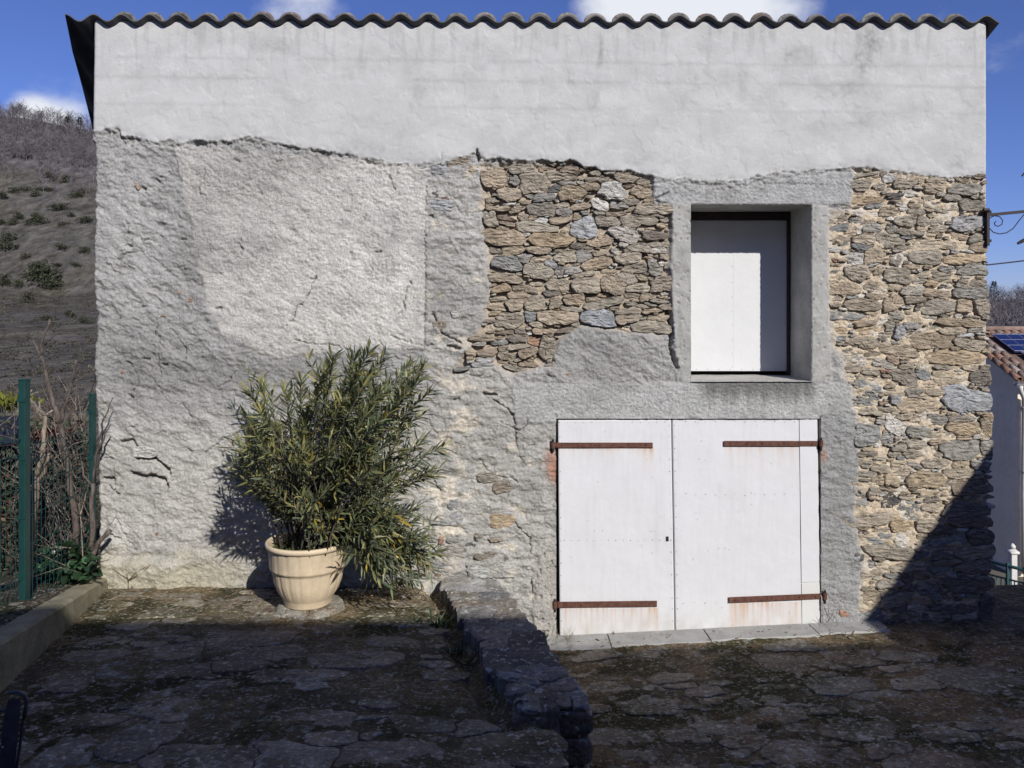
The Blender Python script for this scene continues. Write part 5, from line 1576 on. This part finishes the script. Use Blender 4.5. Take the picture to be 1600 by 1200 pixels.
# ------------------------------------------------------------------ lamp bracket and lantern at the right corner
lb = thing('wall_lantern', W(1545, 380, .05), 'black wrought iron lantern bracket with a scroll on the barn corner', 'lantern')
LY = -0.02
def WL(px, py): return W(px, py, LY)
m = MB()
q = [WL(1541.5, 384), WL(1541.5, 327)]
m.box(q[0].x - .009, q[0].x + .014, LY - .02, LY + .02, q[0].z, q[1].z, bev=.002)
for py in (331, 376):
    c = WL(1544, py); m.tube([(c.x - .02, c.y, c.z), (c.x + .022, c.y, c.z)], .011, 6)
c = WL(1540, 329); m.tube([(c.x - .03, c.y - .02, c.z), (c.x + .014, c.y - .02, c.z)], .016, 8)
m.build('back_plate', M_IRON, lb)
m = MB()
a, b = WL(1543, 336), WL(1690, 322)
m.hexa([(a.x, LY - .011, a.z - .011), (b.x, LY - .011, b.z - .011), (b.x, LY - .011, b.z + .011), (a.x, LY - .011, a.z + .011), (a.x, LY + .011, a.z - .011), (b.x, LY + .011, b.z - .011), (b.x, LY + .011, b.z + .011), (a.x, LY + .011, a.z + .011)])
m.build('arm', M_IRON, lb)
m = MB()
sp = [(1601, 334), (1592, 345), (1583, 357), (1573, 363.5), (1562, 365.5), (1552, 363), (1545.5, 356), (1544, 347), (1547, 340), (1554, 337), (1562, 338.5), (1566.5, 344), (1565.5, 350.5), (1560, 353.5), (1555, 352.5), (1553.5, 348.5), (1556.5, 345.5)]
m.tube([WL(*p) for p in sp], .0042, 6)
m.build('scroll', M_IRON, lb, True)
m = MB()
lc0 = WL(1668, 350)
m.lathe([(.0, .42), (.02, .40), (.03, .36), (.11, .33), (.125, .30), (.12, .29), (0.0, .31)], (lc0.x - .0, LY, lc0.z), 6)
m.build('lantern_roof', M_IRON, lb)
m = MB()
rt = .34
for k in range(6):
    th = k * math.pi / 3
    m.tube([(lc0.x + .115 * math.cos(th), LY + .115 * math.sin(th), lc0.z + .295), (lc0.x + .36 * math.cos(th) * .35, LY + .36 * math.sin(th) * .35, lc0.z - .05)], .006, 5)
m.tube([(lc0.x, LY, lc0.z + .30), (lc0.x, LY, b.z - .01)], .008, 6)
for k in range(6):
    th, t2 = k * math.pi / 3, (k + 1) * math.pi / 3
    m.tube([(lc0.x + .126 * math.cos(th), LY + .126 * math.sin(th), lc0.z - .05), (lc0.x + .126 * math.cos(t2), LY + .126 * math.sin(t2), lc0.z - .05)], .006, 5)
m.build('cage', M_IRON, lb)
m = MB(); p0, p1 = WL(1590, 380.5), WL(1618, 366)
m.tube([p0, p0.lerp(p1, .25), p1, (lc0.x - .1, LY, lc0.z - .05)], [.010, .014, .012, .010], 6)
m.build('leaf_ornament', M_IRON, lb)
m = MB(); p0, p1 = WL(1597, 275), WL(1607, 262)
m.tube([p0, p1, (lc0.x - .05, LY, lc0.z + .35)], [.007, .012, .012], 6)
m.build('finial', M_IRON, lb)

# cable from the barn side to the right
m = MB()
a, b = W(1500, 418, 2.0), W(2100, 305, 2.0)
pts = []
for i in range(25):
    t = i / 24
    p = a.lerp(b, t); p.z -= .28 * 4 * t * (1 - t) * .35
    pts.append(p)
m.tube(pts, .007, 6)
tag(m.build('overhead_cable', M_CABLE, None, True), 'thin dark overhead cable running right from the barn', 'cable')

# ------------------------------------------------------------------ house beyond the right corner

M_GABLE = material('grey_white_render', (0.80, 0.70, 0.56), rough=0.95, noises=((0.8, 6, 0.85, 1.08), (9, 4, .93, 1.05)), bump=[(20, 5, .008)])
hs = thing('tiled_house', (14, 14.5, -3.5), 'pale rendered house with an old tile roof and blue solar panels', 'house')
HX, HYE, HYR, EZ, HSL = 11.80, 12.0, 14.5, 1.06, 0.45        # left verge, eave and ridge depth, eave height, pitch
def hz(y): return EZ + HSL * ((y - HYE) if y < HYR else (2 * HYR - HYE - y))
m = MB()
gy0, gy1 = HYE + .18, 2 * HYR - HYE - .18
m.add([(HX + .12, gy0, -3.6), (HX + .12, gy1, -3.6), (HX + .12, gy1, hz(gy1) - .07), (HX + .12, HYR, hz(HYR) - .07), (HX + .12, gy0, hz(gy0) - .07),
       (HX + .42, gy0, -3.6), (HX + .42, gy1, -3.6), (HX + .42, gy1, hz(gy1) - .07), (HX + .42, HYR, hz(HYR) - .07), (HX + .42, gy0, hz(gy0) - .07)],
      [[0, 1, 2, 3, 4], [9, 8, 7, 6, 5]] + [[i, i + 5, (i + 1) % 5 + 5, (i + 1) % 5] for i in range(5)])
m.build('gable_wall', M_GABLE, hs)
MB().box(HX + .425, HX + 9, gy0, gy0 + .3, -3.6, hz(gy0) - .07).build('front_wall', M_GABLE, hs)
MB().box(HX + .425, HX + 9, gy1 - .3, gy1, -3.6, hz(gy1) - .07).build('back_wall', M_GABLE, hs)
m = MB()
vs_ = []
for x in (HX, HX + 9.2):
    for y in (HYE, HYR, 2 * HYR - HYE):
        vs_ += [(x, y, hz(y)), (x, y, hz(y) - .06)]
m.add(vs_, [[0, 6, 8, 2], [2, 8, 10, 4], [1, 3, 9, 7], [3, 5, 11, 9], [0, 1, 7, 6], [4, 10, 11, 5], [0, 2, 3, 1], [2, 4, 5, 3], [6, 7, 9, 8], [8, 9, 11, 10]])
hroof_o = m.build('roof', material('roof_bed', (.13, .085, .065), rough=.95), hs)
x = HX + .02
ci = 0
while x < HX + 3.4:
    nrow = 8
    for r_ in range(nrow):
        y0 = HYE - .05 + r_ * .318
        if y0 > HYR - .1: continue
        if HX + .62 < x < HX + 3.2 and .25 < (y0 - HYE) < 1.95: continue     # under the solar panels
        m = MB()
        base = (.27, .14, .09) if ci == 0 else random.choice([(.30, .20, .15), (.33, .24, .19), (.27, .19, .15), (.30, .16, .11), (.35, .29, .24)])
        tile_mesh(m, x + random.uniform(-.006, .006), y0, y0 + .40, .082, .068, .075, lambda y, r_=r_: hz(min(y, HYR)) + .012 - .03 * (y - y0) / .4 + random.uniform(0, .006), tint_of(base, .2), n=7)
        m.build('roof_tile', M_TILE, hroof_o, True, tint=True)
    x += .205
    ci += 1
MB().tube([(HX - .02, HYR, hz(HYR) + .02), (HX + 9, HYR, hz(HYR) + .02)], .085, 8).build('ridge_cap', material('ridge_tile', (.32, .22, .17), rough=.95, noises=((6, 4, .7, 1.3),)), hroof_o, True)
for (xa, xb, ra, rb) in ((HX + .66, HX + 2.3, 1.12, 2.0), (HX + .78, HX + 2.4, .20, 1.06)):
    pv = MB()
    def pp_(x, r_, dz): return (x, HYE + r_, EZ + HSL * r_ + dz)
    pv.hexa([pp_(xa, ra, .12), pp_(xb, ra, .12), pp_(xb, rb, .12), pp_(xa, rb, .12), pp_(xa, ra, .08), pp_(xb, ra, .08), pp_(xb, rb, .08), pp_(xa, rb, .08)])
    po = pv.build('solar_panel', M_PV, hs)
    g = MB()
    for k in range(6):
        xx = xa + (xb - xa) * k / 5
        g.tube([pp_(xx, ra, .122), pp_(xx, rb, .122)], .008, 4)
    for k in range(4):
        rr = ra + (rb - ra) * k / 3
        g.tube([pp_(xa, rr, .122), pp_(xb, rr, .122)], .006 if 0 < k < 3 else .012, 4)
    g.build('cell_grid', M_ALU, po)
m = MB()
vs_, fs_ = [], []
for x in (HX - .12, HX + 9.2):
    for k in range(7):
        a = math.pi * k / 6
        vs_.append((x, HYE - .10 - .085 * math.cos(a), EZ - .06 - .085 * math.sin(a)))
for k in range(6): fs_.append([k, k + 1, k + 8, k + 7])
fs_.append(list(range(7)))
m.add(vs_, fs_)
m.tube([(HX - .12, HYE - .185, EZ - .06), (HX + 9.2, HYE - .185, EZ - .06)], .012, 6)
m.build('gutter', M_ZINC, hs, True)
m = MB()
m.tube([(HX + .0, HYE - .1, EZ - .13), (HX + .02, HYE - .08, EZ - .26), (HX + .20, HYE + .08, EZ - .45), (HX + .20, HYE + .09, -1.6), (HX + .20, HYE + .09, -3.5)], .048, 10)
m.build('downpipe', M_WHITE, hs, True)
for z in (EZ - .7, EZ - 2.2):
    MB().tube([(HX + .20, HYE + .09, z), (HX + .20, HYE + .09, z + .05)], .056, 10).build('pipe_bracket', M_ZINC, hs, True)

# white gate pillar and railing in front of that house
RY = 9.4
pl = thing('gate_pillar', (W(1585, 950, RY).x, RY, -3.5), 'white square gate pillar with a pointed cap by the railing', 'pillar')
a, b = W(1581, 866, RY), W(1590, 960, RY)
MB().box(a.x, b.x, RY, RY + .13, -3.5, a.z, bev=.008).build('shaft', M_WHITE, pl)
m = MB()
cx, cy = (a.x + b.x) / 2, RY + .065
m.box(a.x - .03, b.x + .03, RY - .03, RY + .16, a.z + .002, a.z + .05, bev=.01)
w2 = (b.x - a.x) / 2 + .02
m.add([(cx - w2, cy - w2, a.z + .052), (cx + w2, cy - w2, a.z + .052), (cx + w2, cy + w2, a.z + .052), (cx - w2, cy + w2, a.z + .052), (cx, cy, a.z + .13)], [[0, 1, 4], [1, 2, 4], [2, 3, 4], [3, 0, 4]])
m.tube([(cx, cy, a.z + .10), (cx, cy, a.z + .15), (cx, cy, a.z + .2)], [.05, .055, .01], 8)
m.build('cap', M_WHITE, pl, True)
rl = thing('street_railing', (W(1575, 950, 8.6).x, 8.6, -3.5), 'dark green metal railing with upright bars behind the barn corner', 'railing')
Ra, Rb = W(1540, 876, 8.9), W(1640, 900, 8.1)
zb_a, zb_b = W(1540, 953, 8.9).z, W(1640, 962, 8.1).z
MB().tube([Ra, Rb], .032, 8).build('handrail', M_RAIL, rl, True)
MB().tube([Vector((Ra.x, Ra.y, Ra.z - .25)), Vector((Rb.x, Rb.y, Rb.z - .25))], .018, 6).build('rail', M_RAIL, rl, True)
MB().tube([Vector((Ra.x, Ra.y, zb_a)), Vector((Rb.x, Rb.y, zb_b))], .018, 6).build('rail', M_RAIL, rl, True)
for k in range(14):
    t = (k + .5) / 14
    p = Ra.lerp(Rb, t); zb = zb_a + (zb_b - zb_a) * t
    MB().tube([(p.x, p.y, zb), (p.x, p.y, p.z - .25)], .014, 6).build('bar', M_RAIL, rl, True)
for t in (.0, .36, .64, 1.0):
    p = Ra.lerp(Rb, t); zb = zb_a + (zb_b - zb_a) * t
    MB().box(p.x - .025, p.x + .025, p.y - .025, p.y + .025, zb - .4, p.z + .06).build('post', M_RAIL, rl)
# pavement edge under the railing
pv = MB()
pv.hexa([(Ra.x - 1, Ra.y - .15, -4.2), (Rb.x + 2, Rb.y - .15, -4.2), (Rb.x + 2, Rb.y - .15, zb_b - .08), (Ra.x - 1, Ra.y - .15, zb_a - .08),
         (Ra.x - 1, Ra.y + .25, -4.2), (Rb.x + 2, Rb.y + .25, -4.2), (Rb.x + 2, Rb.y + .25, zb_b - .08), (Ra.x - 1, Ra.y + .25, zb_a - .08)])
tag(pv.build('railing_plinth', M_CONC, None), 'pale concrete plinth under the green railing', 'plinth')

# ------------------------------------------------------------------ valley ground and hillside
m = MB()
N_ = 24
gv = [(-1500 + 3000 * i / N_, -1200 + 3000 * j / N_, -3.6) for j in range(N_ + 1) for i in range(N_ + 1)]
gf = [[j * (N_ + 1) + i, j * (N_ + 1) + i + 1, (j + 1) * (N_ + 1) + i + 1, (j + 1) * (N_ + 1) + i] for j in range(N_) for i in range(N_)]
tag(m.add(gv, gf).build('ground', M_GROUND, None), 'valley ground around the barn', kind='structure')

def ridge_h(x): return np.interp(x, [-700, -330, -205, -164, 0, 120, 190, 260, 500], [95, 92, 84, 76.5, 48, 26, 10.5, 12, 30])
def hill_z(x, y):
    xs_ = x * 300 / np.maximum(y, 60)
    t = np.interp(y, [40, 180, 300, 330], [0, .15, 1.0, 1.05])
    base = -4.0 + (ridge_h(xs_) + 4) * t
    return base + 2.0 * fbm(x / 34, y / 80, 4, 400) * sstep(30, 90, y) * (ridge_h(xs_) / 80) + .35 * fbm(x / 4.5, y / 12, 3, 405) - 40 * np.clip(t - 1.0, 0, 1)
ys = np.concatenate([np.arange(24, 120, 2.0), np.arange(120, 330, 2.6)])
xs = np.arange(-330, 330, 2.6)
HXX, HYY = np.meshgrid(xs, ys)
HZ = hill_z(HXX, HYY)
tt = np.interp(HYY, [40, 180, 300], [0, .15, 1.0])
hc = np.empty(HZ.shape + (3,)); hc[:] = (.098, .091, .082)
hn = fbm(HXX / 16, HYY / 50, 4, 410)
hc = lerpc(hc, sstep(-.1, .3, hn), (.098, .089, .07))
hc = lerpc(hc, sstep(.15, .4, fbm(HXX / 14 + 5, HYY / 50, 4, 412)), (.108, .10, .096))
hc = lerpc(hc, sstep(.62, .70, tt + .05 * hn), (.115, .103, .106))
ii = np.arange(HZ.size).reshape(HZ.shape)
hill = mesh_np('hillside', np.stack([HXX, HYY, HZ], -1).reshape(-1, 3), np.stack([ii[:-1, :-1], ii[:-1, 1:], ii[1:, 1:], ii[1:, :-1]], -1).reshape(-1, 4), M_HILL, None, True, {'tint': hc.reshape(-1, 3)})
tag(hill, 'steep scrubby mountainside behind the barn', kind='structure')

def hz1(x, y): return float(hill_z(np.array([float(x)]), np.array([float(y)]))[0])

# leafless wood along the ridge: one mass of many thin-twigged trees
def bare_tree(seed):
    r = np.random.default_rng(seed)
    T = []
    def blade(p, q, w_):
        d = q - p; s_ = np.cross(d, r.normal(0, 1, 3)); s_ /= np.linalg.norm(s_) + 1e-9
        T.append((p - s_ * w_, p + s_ * w_, q))
    trunk = np.array([0, 0, 1.0])
    blade(np.zeros(3), np.array([0, 0, .75]), .018)
    for k in range(16):
        z = r.uniform(.18, .7); a = r.uniform(0, 6.28); L = r.uniform(.25, .42)
        d = np.array([math.cos(a) * .6, math.sin(a) * .6, .8]); p = np.array([0, 0, z]); q = p + d * L
        blade(p, q, .009)
        for _ in range(5):
            t = r.uniform(.3, 1); b = p + (q - p) * t
            d2 = d + r.normal(0, .5, 3); d2 /= np.linalg.norm(d2)
            blade(b, b + d2 * r.uniform(.10, .22), .0075)
    return np.array(T).reshape(-1, 3)
TP = [bare_tree(s_) for s_ in range(5)]
TV, TC = [], []
rr = np.random.default_rng(5)
def plant_trees(n, x_over_y, yr):
    for _ in range(n):
        y = rr.uniform(*yr); x = rr.uniform(*x_over_y) * y
        hgt = rr.uniform(4.0, 7.5)
        th = rr.uniform(0, 6.28); c, s_ = math.cos(th), math.sin(th)
        P = TP[rr.integers(5)] * hgt
        P = np.stack([P[:, 0] * c - P[:, 1] * s_, P[:, 0] * s_ + P[:, 1] * c, P[:, 2]], 1)
        TV.append(P + np.array([x, y, hz1(x, y) - .3]))
        TC.append(np.tile(np.array((.150, .134, .143)) * rr.uniform(.7, 1.2), (len(P), 1)))
plant_trees(900, (-.80, -.50), (258, 303))
plant_trees(60, (-.80, -.50), (235, 258))
plant_trees(260, (.55, .75), (200, 303))
plant_trees(160, (.55, .75), (90, 200))
TV = np.concatenate(TV)
o = mesh_np('bare_wood', TV, np.arange(len(TV)).reshape(-1, 3), M_TWIG, None, False, {'tint': np.concatenate(TC)})
tag(o, 'grey leafless wood covering the top of the hillside', kind='stuff')

def clump(n, r, seed, ls):
    q = np.random.default_rng(seed)
    a = q.normal(0, 1, (n, 3)); a /= np.linalg.norm(a, axis=1, keepdims=True)
    lobes = q.normal(0, .5, (6, 3))
    c = lobes[q.integers(0, 6, n)] * r * .9
    p = (c + a * q.random((n, 1)) ** .4 * r * .62) * np.array([1, 1, .62]) + np.array([0, 0, r * .45])
    p[:, 2] = np.maximum(p[:, 2], .05)
    return p, a
SHM = []
for k in range(4):
    p, a = clump(420, 1.0, 60 + k, .2)
    cc = np.array((.044, .050, .028)) * RNG.uniform(.5, 1.5, (len(p), 1))
    V_, F_, C_ = leaf_batch(p, a + RNG.normal(0, .5, (len(p), 3)), RNG.uniform(.14, .30, len(p)), RNG.uniform(.08, .16, len(p)), cc, .1, .15)
    o = mesh_np('hill_shrub', V_, F_, M_SCRUB, None, False, {'tint': C_})
    SHM.append(o)
spots = [(72, 440, 2.6), (60, 432, 2.2), (80, 452, 2.0), (44, 472, 1.5), (60, 350, 1.5), (88, 330, 1.5), (58, 343, 1.1), (30, 343, 1.2), (40, 298, 1.1), (80, 280, 1.1), (12, 392, 1.8), (18, 378, 1.6), (100, 352, 1.0), (130, 350, 1.4), (122, 308, 1.1), (102, 285, 1.0), (24, 302, 1.2),
         (5, 312, 1.1), (55, 308, .9), (8, 446, 1.5), (26, 448, 1.4), (100, 392, 1.1), (120, 418, 1.0), (42, 405, 1.0), (75, 500, 1.4), (110, 495, 1.2), (20, 352, 1.0), (112, 340, .9), (64, 298, .8), (78, 300, .9), (132, 505, 1.3), (3, 352, 1.1), (135, 395, 1.2), (90, 418, 1.0)]
ORD = ['nearest', 'second nearest', 'third nearest', 'fourth nearest', 'fifth nearest', 'sixth nearest', 'seventh nearest', 'eighth nearest', 'ninth nearest', 'tenth nearest', 'eleventh nearest', 'twelfth nearest', 'thirteenth nearest', 'fourteenth nearest', 'fifteenth nearest']
def shrub_label(px, py):
    band = 'upper' if py < 325 else 'middle' if py < 400 else 'lower'
    row = sorted([q[:2] for q in spots if ('upper' if q[1] < 325 else 'middle' if q[1] < 400 else 'lower') == band], key=lambda q: -q[0])
    return 'dark shrub on the %s part of the bare hillside, %s to the barn' % (band, ORD[row.index((px, py))])
for i, (px, py, sz) in enumerate(spots):
    # walk the sight line until it meets the slope
    d = Vector(((px - 800) / 1208, 1.0, (500 - py) / 1208))
    y = 40.0
    while y < 300:
        x = d.x * (y - CAMY); z = CAMZ + d.z * (y - CAMY)
        if z < hz1(x, y): break
        y += .5
    o = SHM[i] if i < 4 else SHM[i % 4].copy()
    if i >= 4: COL.objects.link(o)
    o.location = (x, y, hz1(x, y) - .2)
    s_ = sz * (y / 170.0) * 1.15
    o.scale = (s_, s_, s_ * random.uniform(.8, 1.1))
    o.rotation_euler = (0, 0, random.uniform(0, 6.28))
    tag(o, shrub_label(px, py), 'shrub', 'shrubs on the hillside')
# low scrub between them
P_, A_ = [], []
NSC = 3200
for _ in range(NSC):
    y = rr.uniform(170, 258) if rr.random() < .5 else 34 + 140 * rr.random() ** 1.2
    x = rr.uniform(-.80, -.50) * (y + 6)
    p, a = clump(16, rr.uniform(.25, .8) * (.35 + y / 200), int(rr.integers(9999)), .2)
    P_.append(p + np.array([x, y, hz1(x, y) - .1])); A_.append(a)
P_ = np.concatenate(P_); A_ = np.concatenate(A_)
n = len(P_)
cc = np.array((.072, .066, .046)) * RNG.uniform(.5, 1.5, (n, 1)) * np.repeat(RNG.uniform(.6, 1.3, (NSC, 1)), 16, 0)
V_, F_, C_ = leaf_batch(P_, A_ + RNG.normal(0, .6, (n, 3)), RNG.uniform(.15, .4, n), RNG.uniform(.05, .14, n), cc, .1, .15)
o = mesh_np('hill_scrub', V_, F_, M_SCRUB, None, False, {'tint': C_})
tag(o, 'low dry scrub on the hillside', kind='stuff')
# a few dark pines on the two skylines
def pine(px, y, hgt, lab):
    x = (px - 800) / 1208 * (y - CAMY); z = hz1(x, y)
    t = thing('pine_tree', (x, y, z), lab, 'tree')
    MB().tube([(x, y, z - .3), (x + .1, y, z + hgt * .55), (x, y, z + hgt * .95)], [.22, .15, .03], 6, (.06, .045, .035)).build('trunk', M_BARK, t, True, tint=True)
    n = 700
    tq = RNG.random(n) ** .8
    r_ = (1 - tq) * hgt * .26 + .25
    a = RNG.random(n) * 6.28; q = np.sqrt(RNG.random(n)) * r_ * (0.7 + .5 * np.sin(tq * 28) ** 2)
    p = np.stack([x + q * np.cos(a), y + q * np.sin(a), z + hgt * (.22 + .80 * tq)], 1)
    V_, F_, C_ = leaf_batch(p, np.stack([np.cos(a), np.sin(a), RNG.normal(.1, .4, n)], 1), RNG.uniform(.35, .8, n), RNG.uniform(.10, .22, n), np.array((.030, .042, .030)) * RNG.uniform(.5, 1.5, (n, 1)))
    o = mesh_np('crown', V_, F_, M_SCRUB, t, False, {'tint': C_}); o['kind'] = 'stuff'
pine(125, 290, 7.5, 'dark pine on the left skyline beside the barn roof')
pine(105, 292, 6.0, 'small dark pine second from the barn on the left skyline')
pine(1553, 262, 9, 'dark pine above the tiled house beside the barn edge')

# ------------------------------------------------------------------ small weeds
def weed(c, n, L, wd, col, spread, lab, name='weed'):
    p = np.tile(np.array(c), (n, 1)) + RNG.normal(0, 1, (n, 3)) * np.array((spread, spread * .5, 0))
    d = RNG.normal(0, .55, (n, 3)) + np.array([0, -.1, 1.0])
    V_, F_, C_ = leaf_batch(p, d, RNG.uniform(.5, 1, n) * L, RNG.uniform(.6, 1, n) * wd, np.array(col) * RNG.uniform(.5, 1.4, (n, 1)), .3, .15)
    tag(mesh_np(name, V_, F_, M_IVY, None, False, {'tint': C_}), lab, 'weed')
weed((.17, -.08, court_z(.17, 0) + .02), 46, .10, .018, (.07, .10, .03), .045, 'small green weed at the foot of the wall left of the doors')
weed((.42, -.10, court_z(.42, 0) + .03), 34, .17, .004, (.20, .17, .10), .06, 'dry grass tuft in front of the left door corner')
weed((2.47, -.05, court_z(2.4, 0) + .03), 16, .24, .004, (.16, .12, .08), .05, 'thin dry stalks beside the right door corner')
weed((2.42, -.09, court_z(2.4, 0) + .03), 10, .14, .004, (.14, .12, .08), .05, 'few dry stems under the right door edge')
weed((-.50, -.98, terr_z(0, -.98) - .02), 60, .11, .018, (.035, .06, .02), .08, 'dark weed growing along the left side of the low wall')
weed((-.32, -1.5, terr_z(0, -1.5) - .03), 40, .08, .016, (.03, .05, .018), .03, 'small dark weed low against the near part of the low wall')
# moss cushion by the foot of the facade
n = 1500
a = RNG.random(n) * 6.28; r_ = np.sqrt(RNG.random(n))
c0 = G(626, 916, terr_z)
px_ = c0.x + .13 * r_ * np.cos(a); py_ = c0.y + .02 + .08 * r_ * np.sin(a); pz_ = c0.z + .095 * np.sqrt(np.maximum(0, 1 - r_ ** 2)) - .01
V_, F_, C_ = leaf_batch(np.stack([px_, py_, pz_], 1), RNG.normal(0, .6, (n, 3)) + np.array([0, -.3, 1.0]), RNG.uniform(.012, .03, n), RNG.uniform(.006, .012, n), np.array((.13, .125, .025)) * RNG.uniform(.4, 1.3, (n, 1)))
tag(mesh_np('moss_cushion', V_, F_, M_IVY, None, False, {'tint': C_}), 'yellow-green moss cushion at the wall foot right of the pot', 'moss')
# litter of dead leaves and crumbs
n = 900
lx = RNG.uniform(-3.05, 3.6, n); ly = -0.03 - np.abs(RNG.normal(0, .5, n)); ly = np.maximum(ly, -2.6)
nr = RNG.random(n) < .45
lx = np.where(nr, RNG.normal(-1.1, .55, n), lx); ly = np.where(nr, -0.05 - np.abs(RNG.normal(0, .3, n)), ly)
ok = ~((lx > LWL0.x - .1 - ly * .305) & (lx < LWR0.x + .1 - ly * .26))
lx, ly = lx[ok], ly[ok]; n = len(lx)
lz = yard_np(lx, ly) + .022
V_, F_, C_ = leaf_batch(np.stack([lx, ly, lz], 1), RNG.normal(0, 1, (n, 3)) * np.array([1, 1, .12]), RNG.uniform(.012, .06, n), RNG.uniform(.005, .014, n), np.array((.12, .08, .05)) * RNG.uniform(.35, 1.6, (n, 1)), .1, .1)
tag(mesh_np('leaf_litter', V_, F_, M_SCRUB, None, False, {'tint': C_}), 'dead leaves and crumbs scattered on the paving', kind='stuff')

# ------------------------------------------------------------------ houses behind and beside the viewer, whose shadows fall on the yard
M_WHOUSE = material('white_render', (0.72, 0.68, 0.62), rough=0.95, noises=((0.8, 6, 0.85, 1.08),))
def plain_house(name, lab, x0, x1, y0, y1, zb, ze, axis, rise):
    t = thing(name, ((x0 + x1) / 2, (y0 + y1) / 2, zb), lab, 'house')
    MB().box(x0 + .25, x1 - .25, y0 + .25, y1 - .25, zb, ze - .02).build('wall', M_WHOUSE, t)
    m = MB()
    if axis == 'x':
        ym = (y0 + y1) / 2
        v = [(x0, y0, ze), (x1, y0, ze), (x1, ym, ze + rise), (x0, ym, ze + rise), (x1, y1, ze), (x0, y1, ze)]
    else:
        xm_ = (x0 + x1) / 2
        v = [(x0, y1, ze), (x0, y0, ze), (xm_, y0, ze + rise), (xm_, y1, ze + rise), (x1, y0, ze), (x1, y1, ze)]
    m.add(v, [[0, 1, 2, 3], [3, 2, 4, 5], [0, 3, 5], [1, 4, 2], [0, 5, 4, 1]])
    m.build('roof', M_TILE2, t)
    return t
M_TILE2 = material('clay_roof', (.28, .14, .09), rough=.95, noises=((3, 4, .7, 1.3),))
SH_Y, SH_Z = -9.6, 0.45 + 0.71 * (9.6 - 0.90)
h1 = plain_house('rendered_house', 'plain rendered house standing behind the viewer opposite the doors', 1.25, 15.0, -17, SH_Y, .2, SH_Z, 'x', 1.6)
h2 = plain_house('rendered_house', 'taller rendered house standing behind the viewer to the left', -7.5, 1.2, -17, SH_Y, .2, SH_Z + .58, 'x', 1.6)
h3 = plain_house('rendered_house', 'low rendered house standing right of the yard', 5.2, 11.5, -9.3, -2.70, -.2, 3.45, 'y', 1.3)
